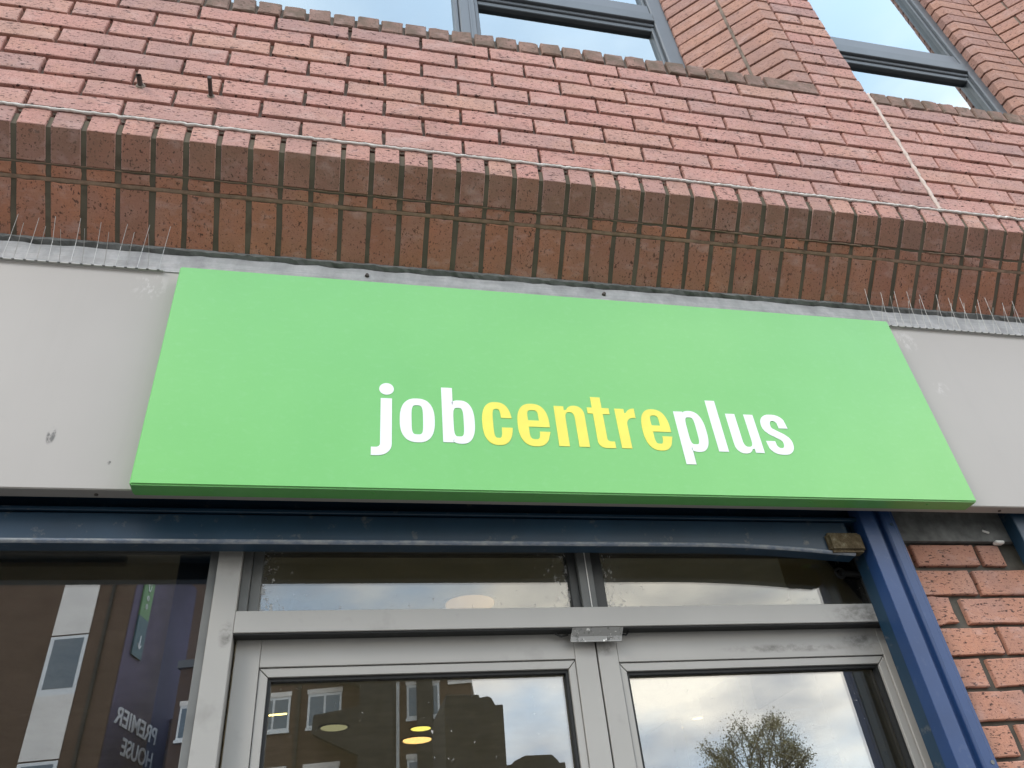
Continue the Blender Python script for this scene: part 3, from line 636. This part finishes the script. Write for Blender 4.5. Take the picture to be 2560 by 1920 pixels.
# s: a thick stroke along a spine
spine = arc(-0.7935, XH - .0305, .0245, .0240, 20, 90, 8, 2.2) + arc(-0.7935, XH - .0305, .0232, .0240, 90, 205, 12, 2.2) + [(-0.8075, -0.8120), (-0.7935, -0.8200), (-0.7800, -0.8280)] + arc(-0.7930, BL + .0305, .0232, .0240, 25, -90, 12, 2.2) + arc(-0.7930, BL + .0305, .0247, .0240, -90, -165, 8, 2.2)
Lp, Rp = [], []
for i, q in enumerate(spine):
    a = spine[max(i - 1, 0)]; b = spine[min(i + 1, len(spine) - 1)]; dx, dz = b[0] - a[0], b[1] - a[1]; l = math.hypot(dx, dz) or 1
    vert = abs(dz) / l; hw = 0.0094 + 0.0036 * vert
    Lp.append((q[0] - dz / l * hw, q[1] + dx / l * hw)); Rp.append((q[0] + dz / l * hw, q[1] - dx / l * hw))
Lp[0] = (-0.7566, XH - .0385); Rp[0] = (-0.7822, XH - .0385); Lp[-1] = (-0.8050, BL + .0365) ; Rp[-1] = (-0.8300, BL + .0365)
Lp[-1], Rp[-1] = ((-0.8050, BL + .0365), (-0.8300, BL + .0365)) if Lp[-2][1] > Rp[-2][1] else ((-0.8300, BL + .0365), (-0.8050, BL + .0365))
Lp[0], Rp[0] = ((-0.7566, XH - .0385), (-0.7822, XH - .0385)) if Lp[1][1] > Rp[1][1] else ((-0.7822, XH - .0385), (-0.7566, XH - .0385))
letter([Lp + Rp[::-1]], W_)

# ================================================================== bird spikes
def spikes(label, xs, group='bird spike strips on the fascia', seed=3):
    rr = random.Random(seed)
    o = thing('bird_spike_strip', label, 'bird spikes', (xs[0], 0.174, -0.3665), group)
    MB().box(xs[0] - 0.012, xs[-1] + 0.012, 0.171, 0.1772, -0.3682, -0.3662).build('base_strip', 'clear_strip', o)
    for i, x in enumerate(xs):
        tall = i % 2 == 0
        h = (0.128 if tall else 0.086) + rr.uniform(-.010, .010); y0 = 0.1735; lean = rr.uniform(-.012, .010)
        y1 = y0 - (0.004 if tall else 0.016)
        tip = (x + lean, y1 - 0.02, -0.366 + h); mid = (x + lean * 0.35, (y0 + y1) / 2 - 0.006, -0.366 + h * 0.5)
        MB().tube([(x, y0, -0.3665), mid, tip], 0.00070, 5).build('spike', 'steel', o)
        MB().box(x - 0.0032, x + 0.0032, 0.1690, 0.1735, -0.3692, -0.3662).build('spike_foot', 'frame_mid', o, bevel=0.0008)
spikes('row of thin steel bird spikes left of the green sign', [-3.05 + 0.0252 * i for i in range(29)], seed=3)
spikes('row of thin steel bird spikes right of the green sign', [-0.285 + 0.0255 * i for i in range(36)], seed=9)

# ================================================================== roller shutter and guides
RS = thing('roller_shutter', 'dark blue roller shutter head across the top of the entrance', 'roller shutter', (-1.6, 0.25, -1.075))
MB().box(-6, -0.52, 0.285, 0.32, -1.035, -0.93).build('housing', 'blue_dark', RS)
MB().box(-6, -0.52, 0.246, 0.284, -1.0005, -0.9915).build('ledge_strip', 'blue_dark', RS, bevel=0.0015)
def droop(x): return 0.0 if x < -1.05 else -0.020 * ((x + 1.05) / 0.40) ** 2 if x < -0.62 else -0.0235
xs = [-6, -4.5] + [-3.3 + 0.06 * i for i in range(46)]; xs = [x for x in xs if x < -0.60] + [-0.60]
prof = [(0.268, -1.005), (0.250, -1.0055), (0.250, -1.0630)]
vs = []
for x in xs:
    for j, (y, z) in enumerate(prof): vs.append((x, y, z + (droop(x) if j == 2 else 0)))
MB().faces(vs, [(3 * i + q, 3 * i + 3 + q, 3 * i + 4 + q, 3 * i + 1 + q) for i in range(len(xs) - 1) for q in range(2)]).build('bottom_lath', 'blue_dark', RS)
vs = []; prof = [(0.2500, -1.0625), (0.2470, -1.0650), (0.2475, -1.0690), (0.2525, -1.0722)]
for x in xs:
    for (y, z) in prof: vs.append((x, y + random.uniform(-.0003, .0003), z + droop(x)))
MB().faces(vs, [(4 * i + q, 4 * i + 4 + q, 4 * i + 5 + q, 4 * i + 1 + q) for i in range(len(xs) - 1) for q in range(3)]).build('lath_lip', 'worn_blue', RS, smooth=True)
vs = []; prof = [(0.2525, -1.0722), (0.285, -1.0742), (0.285, -1.03)]
for x in xs:
    for (y, z) in prof: vs.append((x, y, z + droop(x)))
MB().faces(vs, [(3 * i + q, 3 * i + 3 + q, 3 * i + 4 + q, 3 * i + 1 + q) for i in range(len(xs) - 1) for q in range(2)]).build('lath_underside', 'blue_dark', RS)
MB().box(-0.671, -0.571, 0.236, 0.275, -1.0890, -1.0370).build('end_block', 'rusty_block', RS, bevel=0.007, segs=2, label='rusty brown end block of the shutter')
vs = []
GR = thing('guide_rail', 'bright blue vertical shutter guide rail beside the doors', 'guide rail', (-0.51, 0.24, -Z0))
GP = [(-0.563, 0.268), (-0.563, 0.230), (-0.5195, 0.230), (-0.516, 0.234), (-0.516, 0.246), (-0.4975, 0.246), (-0.4975, 0.234), (-0.494, 0.230), (-0.470, 0.230), (-0.466, 0.233), (-0.460, 0.2335), (-0.456, 0.238), (-0.456, 0.279), (-0.50, 0.279)]
MB().prism(GP, 'z', -Z0, -0.955).build('channel', 'blue_paint', GR, bevel=0.0012, segs=2)
MB().box(-0.5605, -0.545, 0.2685, 0.308, -Z0, -1.0).build('inner_flange', 'blue_dark', GR)
MB().tube([(-0.474, 0.2302, -1.58), (-0.474, 0.2285, -1.58)], 0.0045, 10).build('bolt', 'frame_mid', GR)
MB().tube([(-0.477, 0.2302, -1.018), (-0.477, 0.2288, -1.018)], 0.0048, 10).build('bolt', 'blue_dark', GR)
G2 = thing('guide_rail', 'dark blue shutter guide at the right edge beyond the brick pier', 'guide rail', (-0.08, 0.24, -Z0))
MB().prism([(-0.088, 0.2715), (-0.088, 0.232), (-0.02, 0.232), (-0.02, 0.2715)], 'z', -1.115, -0.955).build('channel', 'blue_dark', G2, bevel=0.002)
LB = thing('lintel_plate', 'dark grey green lintel plate above the lower brick pier', 'lintel', (-0.2, 0.27, -1.04))
MB().box(-0.455, 1.3, 0.272, 0.2895, -1.043, -0.93).build('plate', 'mastic', LB)
MB().tube([(-0.165, 0.2715, -1.012), (-0.150, 0.268, -1.020)], 0.003, 6).build('mortar_dab', 'mortar_light', LB)
MB().box(-0.145, -0.118, 0.262, 0.28, -1.052, -1.043).build('packing_shim', 'mortar_light', LB, bevel=0.003)

# ================================================================== door frame, doors, shop window
DF = thing('door_frame', 'grey metal door frame with fanlights over the double doors', 'door frame', (-1.28, 0.31, -Z0))
MB().box(-2.1210, -2.0712, 0.310, 0.38, -Z0, -0.95).build('jamb', 'frame_grey', DF, bevel=0.0012)
MB().box(-2.0708, -0.48, 0.3085, 0.385, -1.2430, -1.1968).build('transom_bar', 'frame_grey', DF, bevel=0.0012)
MB().box(-2.0705, -0.495, 0.3125, 0.3445, -1.2462, -1.2432).build('shade_strip', 'gasket', DF)  # black strip added to stand for the shade under the transom bar
MB().box(-0.4945, -0.455, 0.312, 0.38, -Z0, -1.2465).build('jamb', 'frame_grey', DF, bevel=0.0012)
MB().box(-2.0708, -0.455, 0.315, 0.385, -1.043, -0.95).build('head', 'frame_dark', DF)
for a, b, c in ((-2.0705, -2.052, 0.330), (-2.0515, -2.030, 0.342)): MB().box(a, b, c, 0.38, -1.1965, -1.0435).build('fanlight_bead', 'frame_mid', DF, bevel=0.001)
MB().box(-1.3040, -1.2680, 0.336, 0.385, -1.1965, -1.0435).build('fanlight_mullion', 'frame_mid', DF, bevel=0.0012)
for a, b in ((-1.3245, -1.3045), (-1.2675, -1.2390)): MB().box(a, b, 0.348, 0.38, -1.1965, -1.0435).build('fanlight_bead', 'frame_dark', DF, bevel=0.001)
MB().box(-1.2842, -1.2822, 0.3350, 0.3358, -1.1965, -1.05).build('mullion_seam', 'mortar_light', DF)
MB().box(-2.035, -1.320, 0.360, 0.366, -1.200, -1.040).build('pane', 'glass_transom', DF)
MB().box(-1.242, -0.46, 0.3605, 0.3665, -1.200, -1.040).build('pane', 'glass_transom', DF)
MB().box(-0.525, -0.455, 0.340, 0.3595, -1.1965, -1.0435).build('fanlight_bead', 'frame_dark', DF)
# overhead closer arm seen through the right fanlight
MB().tube([(-0.50, 0.352, -1.105), (-0.585, 0.352, -1.098)], 0.008, 10).tube([(-0.585 + 0.013 * math.cos(t * 0.5236), 0.352, -1.098 + 0.013 * math.sin(t * 0.5236)) for t in range(13)], 0.0035, 6).build('catch_loop', 'gasket', DF)

def door(label, x0, x1, ztop, zr, L, Rr, bi, bo, gl):
    """L, Rr: inner edges of the stiles; bi, bo: glass edges left and right."""
    o = thing('entrance_door', label, 'door', ((x0 + x1) / 2, 0.35, -Z0 + 0.01), 'grey double doors')
    zb = -Z0 + 0.012
    MB().box(x0, L, 0.345, 0.392, zb, ztop + 0.03).build('stile', 'frame_grey', o, bevel=0.001)
    MB().box(Rr, x1, 0.345, 0.392, zb, ztop + 0.03).build('stile', 'frame_grey', o, bevel=0.001)
    MB().box(L + 0.0006, Rr - 0.0006, 0.3455, 0.392, zr, ztop + 0.03).build('top_rail', 'frame_grey', o, bevel=0.001)
    MB().box(L + 0.0006, Rr - 0.0006, 0.3455, 0.392, zb, zb + 0.22).build('bottom_rail', 'frame_grey', o, bevel=0.001)
    bz = zr - 0.0195; z2 = zb + 0.22
    MB().prism([(L + .001, zr - .0015), (Rr - .001, zr - .0015), (bo, bz), (bi, bz)], 'y', 0.3490, 0.372).build('glazing_bead', 'frame_grey', o, bevel=0.001)
    MB().prism([(L + .001, zr - .0030), (bi - .001, bz - .0012), (bi - .001, z2), (L + .001, z2)], 'y', 0.3492, 0.372).build('glazing_bead', 'frame_grey', o, bevel=0.001)
    MB().prism([(Rr - .001, zr - .0030), (Rr - .001, z2), (bo + .001, z2), (bo + .001, bz - .0012)], 'y', 0.3492, 0.372).build('glazing_bead', 'frame_grey', o, bevel=0.001)
    g = 0.007
    MB().box(bi, bo, 0.356, 0.374, bz - g, bz).box(bi, bi + g * .8, 0.356, 0.374, z2, bz - g).box(bo - g * .8, bo, 0.356, 0.374, z2, bz - g).build('gasket', 'gasket', o)
    MB().box(bi - .004, bo + .004, 0.3700 + gl, 0.3760 + gl, z2 - .01, bz + .004).build('pane', 'glass_door', o)
    hx = Rr + 0.02 if 'left' in label.split()[:3] else L - 0.02
    MB().tube([(hx, 0.345, -2.55), (hx, 0.30, -2.53), (hx, 0.30, -2.13), (hx, 0.345, -2.11)], 0.012, 8).build('pull_handle', 'steel', o, smooth=True)
    return o
door('grey left leaf of the double doors reflecting a brick building', -2.0660, -1.2872, -1.2485, -1.3025, -2.0160, -1.3370, -1.9960, -1.3555, 0.0)
door('grey right leaf of the double doors reflecting a bare tree', -1.2832, -0.4955, -1.2565, -1.3120, -1.2362, -0.5495, -1.2190, -0.5710, 0.0)
SP = thing('strike_plate', 'small chipped grey plate above the gap between the doors', 'metal plate', (-1.29, 0.32, -1.275))
MB().faces([(-1.3460, 0.3095, -1.2440), (-1.2250, 0.3095, -1.2440), (-1.2270, 0.3220, -1.2600), (-1.3490, 0.3220, -1.2600), (-1.2285, 0.3240, -1.2690), (-1.3505, 0.3240, -1.2690)],
           [(0, 1, 2, 3), (3, 2, 4, 5)]).build('bent_plate', 'chipped_plate', SP)
MB().box(-1.3500, -1.2290, 0.3225, 0.3255, -1.2720, -1.2692).build('lip', 'chipped_plate', SP)
MB().tube([(-1.224, 0.333, -1.254), (-1.214, 0.331, -1.256), (-1.206, 0.330, -1.248)], 0.0022, 5).tube([(-1.352, 0.333, -1.252), (-1.368, 0.331, -1.256), (-1.382, 0.330, -1.250)], 0.0022, 5).build('loose_wire', 'gasket', SP)

SW = thing('shop_window', 'dark shop window left of the grey doors showing mirrored reflections', 'window', (-3.0, 0.33, -Z0))
MB().box(-6, -2.1395, 0.330, 0.38, -1.0400, -0.97).build('head_frame', 'frame_mid', SW, bevel=0.0015)
MB().box(-6, -2.1395, 0.312, 0.3295, -1.034, -0.97).build('head_packing', 'mastic', SW)
MB().box(-2.1393, -2.1215, 0.322, 0.38, -Z0 + 0.4, -0.97).build('side_frame', 'frame_mid', SW, bevel=0.0015)
MB().box(-6, -2.1395, 0.32, 0.40, -Z0, -Z0 + 0.4).build('stall_riser', 'blue_dark', SW)
MB().box(-6, -2.1380, 0.360, 0.366, -Z0 + 0.39, -1.030).build('pane', 'glass_shop', SW)

# ================================================================== inside the office
struct('interior_floor', MB().box(-6, 3.2, 0.42, 9, -Z0 - 0.05, -Z0), 'interior_wall', local=True)
struct('interior_ceiling', MB().box(-6, 3.2, 0.40, 9, -0.49, -0.30), 'interior_ceiling', local=True)
struct('interior_back_wall', MB().box(-6, 3.2, 9.0, 9.2, -Z0, -0.3), 'interior_wall', local=True)
struct('interior_side_wall', MB().box(3.2, 3.4, 0.42, 9.2, -Z0, -0.3), 'interior_wall', local=True)
struct('interior_return_wall', MB().box(-0.455, -0.38, 0.42, 0.80, -Z0, -0.49), 'cream_wall', local=True)
struct('interior_party_wall', MB().box(-6.2, -6, 0.42, 9.2, -Z0, -0.3), 'interior_wall', local=True)
struct('interior_beam', MB().box(-6, 3.2, 0.40, 0.62, -0.93, -0.489), 'interior_ceiling', local=True)
for label, x, y, r_, m in (('pale unlit round ceiling downlight seen through the left door', -1.83, 4.33, 0.100, 'unlit_disc_glow'), ('yellow lit round ceiling downlight, the farther of the left pair', -1.23, 4.46, 0.078, 'lamp_yellow'),  # the unlit downlight's disc is given a faint glow of its own
                     ('orange lit round ceiling downlight, the larger of the left pair', -1.22, 4.81, 0.118, 'lamp_warm'), ('warm lit ceiling downlight low in the right door', 0.83, 4.84, 0.085, 'lamp_warm'), ('small warm ceiling downlight higher in the right door', 0.91, 4.52, 0.05, 'lamp_warm'), ('warm ceiling downlight glowing through the left fanlight', -1.25, 2.12, 0.13, 'lamp_soft')):
    o = thing('ceiling_downlight', label, 'downlight', (x, y, -0.49), 'ceiling downlights in the office')
    MB().tube([(x, y, -0.4905), (x, y, -0.4960)], r_ * 0.88, 24).build('lamp', m, o)
    if m not in ('unlit_disc_glow', 'lamp_soft'):
        ld = bpy.data.lights.new('downlight_glow', 'SPOT'); ld.energy = 36 * (r_ / 0.1) ** 2; ld.spot_size = R(150); ld.spot_blend = 0.6; ld.color = (1.0, 0.80, 0.52); ld.shadow_soft_size = r_ * 0.8
        lo = bpy.data.objects.new('downlight_glow', ld); COL.objects.link(lo); lo.parent = o; lo.location = (0, 0, -0.03)
    ring = [(x + r_ * math.cos(t * math.pi / 12), y + r_ * math.sin(t * math.pi / 12), -0.4935) for t in range(25)]
    MB().tube(ring, 0.006, 5, caps=False).build('rim', 'steel', o)
for label, x0, x1, y0, y1, zb, zt_ in (('low pale office partition at the left of the right door glass', -0.11, -0.04, 2.73, 3.09, -Z0, -0.90), ('taller pale office partition behind the tree reflection', 0.255, 0.33, 2.70, 3.085, -Z0, -0.71), ('pale bulkhead hanging from the office ceiling at the right', 0.60, 0.95, 2.6, 3.05, -0.80, -0.491)):
    o = thing('office_partition', label, 'partition', (x0, y0, zb), 'pale office partitions')
    MB().box(x0, x1, y0, y1, zb, zt_).build('panel', 'interior_pale', o, bevel=0.004)
o = thing('window_blind', 'blue grey blind hanging at the right edge inside the shop window', 'blind', (-2.18, 0.455, -Z0))
MB().box(-2.225, -2.13, 0.445, 0.465, -Z0, -0.95).build('panel', 'interior_blue', o)
o = thing('curtain_track', 'thin grey track fixed inside the top of the shop window', 'track', (-2.9, 1.05, -0.75))
MB().box(-4.2, -2.50, 1.04, 1.07, -0.765, -0.735).build('rail', 'frame_grey', o)

# ================================================================== across the street (seen in the glass)
TH = R(12); SCL = 1.2
EX, EY = math.cos(TH), math.sin(TH)
OX, OY = -1.87, 0.73 - 31.5
def FP(u, z, out_=0.0):
    """point on the far facade: u along it, z its height, out_ metres towards the street"""
    u *= SCL; return (OX + u * EX - out_ * EY, OY + u * EY + out_ * EX, 1.55 + (z - 1.55) * SCL)
def fbox(mb, u0, u1, z0, z1, o0, o1):
    A = [FP(u0, z0, o1), FP(u1, z0, o1), FP(u1, z0, o0), FP(u0, z0, o0), FP(u0, z1, o1), FP(u1, z1, o1), FP(u1, z1, o0), FP(u0, z1, o0)]
    return mb.faces(A, [(0, 3, 2, 1), (4, 5, 6, 7), (0, 1, 5, 4), (1, 2, 6, 5), (2, 3, 7, 6), (3, 0, 4, 7)])
OB = thing('office_block', 'brown brick office block with white windows across the street', 'building', (-6, OY, -Z0))
zg = 1.55 - 1.55 / SCL
fbox(MB(), -22, -7.24, zg, 17, -8, 0).build('wall', 'brick_far_brown', OB, local=False)
fbox(MB(), -5.1, 3.95, zg, 10.3, -8, 0).build('wall', 'brick_far_brown', OB, local=False)
fbox(MB(), -7.23, -5.11, zg, 10, -8, -6).build('link_wall', 'brick_far_brown', OB, local=False)
fbox(MB(), -22.2, -7.1, 17, 17.4, -8.2, 0.2).build('roof', 'roof_grey', OB, local=False)
fbox(MB(), -5.2, 4.05, 10.3, 10.55, -8.2, 0.1).build('roof', 'roof_grey', OB, local=False)
fbox(MB(), 3.96, 4.72, zg, 8.95, -4, -0.02).build('side_wing', 'brick_far_brown', OB, local=False)
fbox(MB(), 3.96, 4.76, 8.95, 9.12, -4, 0.05).build('coping', 'panel_cream', OB, local=False)
def far_window(u0, u1, z0, z1, lit=False):
    w_ = fbox(MB(), u0, u1, z0, z1, 0.005, 0.03).build('window', 'white_upvc', OB, local=False)
    um = (u0 + u1) / 2
    for a, b in ((u0 + 0.07, um - 0.035), (um + 0.035, u1 - 0.07)):
        fbox(MB(), a, b, z0 + 0.16, z1 - 0.24, 0.031, 0.036).build('pane', 'glass_far', w_, local=False)
    fbox(MB(), u0 - 0.03, u1 + 0.03, z0, z0 + 0.09, 0.032, 0.09).build('sill', 'white_upvc', w_, local=False)
    fbox(MB(), u0 - 0.03, u1 + 0.03, z1 - 0.15, z1, 0.032, 0.06).build('lintel', 'panel_cream', w_, local=False)
    if lit: fbox(MB(), u0 + 0.10, u1 - 0.09, z0 + 0.57, z0 + 0.63, 0.037, 0.040).build('strip_light', 'tube_far', w_, local=False)
for zz in (3.33, 5.61, 7.90):
    for (a, b) in ((-2.36, -1.27), (-0.69, 0.42), (2.58, 3.67), (-4.9, -3.8)): far_window(a, b, zz, zz + 1.30, lit=(abs(zz - 7.9) < .1 and a == -2.36))
for (a, b) in ((-9.79, -8.52), (-13.5, -12.2), (-17.2, -15.9)):
    for zz in (3.7, 7.78, 11.83, 15.0):
        fbox(MB(), a, b, zz, min(zz + 2.0, 16.8), 0.005, 0.05).build('spandrel_panel', 'panel_cream', OB, local=False)
        w_ = fbox(MB(), a, b, zz - 2.05, zz - 0.05, 0.005, 0.04).build('window', 'white_upvc', OB, local=False)
        fbox(MB(), a + 0.14, b - 0.12, zz - 1.84, zz - 0.15, 0.041, 0.047).build('pane', 'glass_far', w_, local=False)
for u in (-0.99, 2.29, -7.98):
    fbox(MB(), u - 0.05, u + 0.05, zg, 16.5 if u < -5 else 10.2, 0.01, 0.12).build('drainpipe', 'white_upvc' if u == 2.29 else 'dark_stone', OB, local=False)
# dark stair tower with angular bays
fbox(MB(), 1.13, 2.21, zg, 10.9, 0.02, 0.9).build('stair_tower', 'dark_stone', OB, local=False)
fbox(MB(), 2.93, 3.45, zg, 10.2, 0.06, 0.35).build('pilaster', 'dark_stone', OB, local=False)
for zb_ in (7.05, 9.15, 4.77):
    m = MB(); q = [(1.12, zb_ - 0.15), (1.12, zb_ + 1.30), (-0.33, zb_ + 1.15), (-0.36, zb_ + 0.60)]
    vs = [FP(u, z, 0.25) for u, z in q] + [FP(u, z, 0.85) for u, z in q]
    m.faces(vs, [(0, 1, 2, 3), (7, 6, 5, 4)] + [(i, (i + 1) % 4, 4 + (i + 1) % 4, 4 + i) for i in range(4)]).build('angular_bay', 'dark_stone', OB, local=False)
# side wing with the painted name
u0 = -7.24
def SWP(t, z, o=0.0):       # on the wing side that looks along the street; t metres (unscaled) back from the facade line
    p = FP(u0, z, 0.0); t *= SCL; return (p[0] + o * EX + t * EY, p[1] + o * EY - t * EX, p[2])
def wing_poly(q, mat, name, parent, o0=0.0, o1=0.03):
    vs = [SWP(t, z, o0) for t, z in q] + [SWP(t, z, o1) for t, z in q]; n = len(q)
    return MB().faces(vs, [tuple(range(n))[::-1], tuple(range(n, 2 * n))] + [(i, (i + 1) % n, n + (i + 1) % n, n + i) for i in range(n)]).build(name, mat, parent, local=False)

wing_poly([(0.05, zg + 2.5), (5.6, zg + 2.5), (5.6, 15.5), (0.05, 15.5)], 'purple_paint', 'painted_panel', OB)
def far_text(txt, t_left, t_right, zb, h, parent):
    cu = bpy.data.curves.new('txt', 'FONT'); cu.body = txt; cu.size = 1.0; cu.offset = 0.018; cu.extrude = 0.02
    ob = bpy.data.objects.new('tmp', cu); COL.objects.link(ob)
    me = bpy.data.meshes.new_from_object(ob.evaluated_get(bpy.context.evaluated_depsgraph_get())); bpy.data.objects.remove(ob); bpy.data.curves.remove(cu)
    xs_ = [v_.co.x for v_ in me.vertices]; ys_ = [v_.co.y for v_ in me.vertices]
    base = WL[parent.name]
    for v_ in me.vertices:
        a = (v_.co.x - min(xs_)) / (max(xs_) - min(xs_)); b = (v_.co.y - min(ys_)) / (max(ys_) - min(ys_))
        v_.co = Vector(SWP(t_left + (t_right - t_left) * a, zb + h * b, 0.05 + v_.co.z * 0.5)) - base
    me.materials.clear(); me.materials.append(MAT['sign_white_far'])
    o_ = bpy.data.objects.new('lettering', me); COL.objects.link(o_); o_.parent = parent; WL[o_.name] = base.copy(); return o_
far_text('PREMIER', 3.95, 0.38, 8.85, 0.56, OB)
far_text('HOUSE', 3.95, 1.30, 8.02, 0.56, OB)
BS = thing('banner_sign', 'tall green and teal sign on the wall above the painted name', 'sign', (-10, OY, 4))
wing_poly([(0.55, 12.57), (1.35, 12.57), (1.35, 15.2), (0.55, 15.2)], 'sign_green_far', 'upper_board', BS, 0.05, 0.12)
wing_poly([(0.55, 11.15), (1.35, 11.15), (1.35, 12.56), (0.55, 12.56)], 'sign_teal_far', 'lower_board', BS, 0.05, 0.12)
far_text('P', 1.08, 0.86, 12.12, 0.22, BS)
MB().tube([SWP(0.98, 11.92, 0.13), SWP(0.98, 11.45, 0.13)], 0.025, 5).tube([SWP(1.14, 11.62, 0.13), SWP(0.98, 11.45, 0.13), SWP(0.82, 11.62, 0.13)], 0.025, 5).build('arrow', 'sign_white_far', BS, local=False)
for zc in (13.0, 13.32, 13.75):
    MB().tube([SWP(0.95 + (0.11 if zc > 13.5 else 0.07) * math.cos(t * 0.5236), zc + (0.16 if zc > 13.5 else 0.09) * math.sin(t * 0.5236), 0.13) for t in range(13)], 0.025, 5).build('ring', 'sign_white_far', BS, local=False)

# two low dark buildings that stand nearer
def dark_building(label, prof, y, depth):
    o = thing('gatehouse', label, 'building', (prof[0][0], y, -Z0), 'low dark buildings across the street')
    x0, x1 = prof[0][0], prof[-1][0]
    MB().prism([(x0, 0.0)] + prof + [(x1, 0.0)], 'y', y - depth, y).build('wall', 'dark_stone', o, local=False, bevel=0.02)
    MB().box(x0 + 0.3, x0 + 1.1, y, y + 0.05, 0.1, 2.2).build('door', 'frame_dark', o, local=False)
    return o
yb = 0.74 - 22
dark_building('taller dark gatehouse with stepped roofline', [(1.40, 7.36), (1.46, 7.78), (2.45, 7.75), (2.46, 7.66), (2.72, 7.70), (2.82, 7.64), (2.90, 7.48), (2.91, 7.44), (3.15, 7.45), (3.13, 5.9)], yb, 3.0)
dark_building('lower dark gatehouse with sloping shoulders', [(3.20, 5.88), (3.42, 5.90), (3.44, 5.98), (3.79, 6.11), (4.58, 6.10), (4.76, 5.93), (4.77, 5.87), (4.96, 5.88)], yb - 0.4, 3.0)

# trees
def make_tree(name, label, base, height, crown_r, n_leaf, seed, leafy=True, spread=0.5, levels=4):
    rr = random.Random(seed); T_ = thing(name, label, 'tree', (base[0], base[1], -Z0), 'trees across the street')
    mb = MB(); tips = []
    def grow(p, d_, L, r_, lv):
        pts_ = [p]; q = p
        for i in range(3):
            d_ = (d_ + Vector((rr.uniform(-.18, .18), rr.uniform(-.18, .18), rr.uniform(-.02, .14)))).normalized(); q = q + d_ * (L / 3); pts_.append(q)
        mb.tube(pts_, [r_, r_ * 0.88, r_ * 0.76, r_ * 0.62], 6 if lv < 2 else 4)
        if lv >= levels: tips.append((pts_[-1], d_)); tips.append((pts_[2], d_)); return
        if lv >= 2: tips.append((pts_[-1], d_))
        for c in range(3 if lv < levels - 1 else 4):
            az = rr.uniform(0, 2 * math.pi); sp_ = spread * rr.uniform(0.6, 1.25)
            nd = (d_ + Vector((math.cos(az) * sp_, math.sin(az) * sp_, rr.uniform(-.1, .25)))).normalized()
            grow(pts_[-1] if c else pts_[2], nd, L * rr.uniform(0.62, 0.82), r_ * 0.60, lv + 1)
    grow(Vector((base[0], base[1], 0)), Vector((0, 0, 1)), height * 0.34, height * 0.022, 0)
    zmax = max(t[0].z for t in tips); k = height / zmax
    for v_ in mb.bm.verts: v_.co.z *= k
    mb.build('trunk', 'bark', T_, local=False)
    if leafy:
        vs, fs = [], []
        for i in range(n_leaf):
            t, d_ = tips[rr.randrange(len(tips))]
            c = Vector((t.x, t.y, t.z * k)) + Vector((rr.gauss(0, .16), rr.gauss(0, .16), rr.gauss(0, .14)))
            a = Vector((rr.uniform(-1, 1), rr.uniform(-1, 1), rr.uniform(-1, 1))).normalized(); b = a.cross(Vector((rr.uniform(-1, 1), rr.uniform(-1, 1), rr.uniform(-1, 1)))).normalized()
            s_ = rr.uniform(0.022, 0.048); n0 = len(vs)
            vs += [c - a * s_, c - b * s_ * .6, c + a * s_, c + b * s_ * .6]; fs.append((n0, n0 + 1, n0 + 2, n0 + 3))
        MB().faces(vs, fs).build('crown', 'leaf', T_, local=False)
    return T_
make_tree('street_tree', 'tall thinly leaved tree mirrored in the right door', (13.55, 0.74 - 30.0), 8.35, 3, 17000, 5, True, 0.62, 5)
make_tree('young_tree', 'thin bare young tree behind the lower gatehouse', (4.35, yb - 6.0), 8.1, 1.2, 700, 12, True, 0.38, 4)
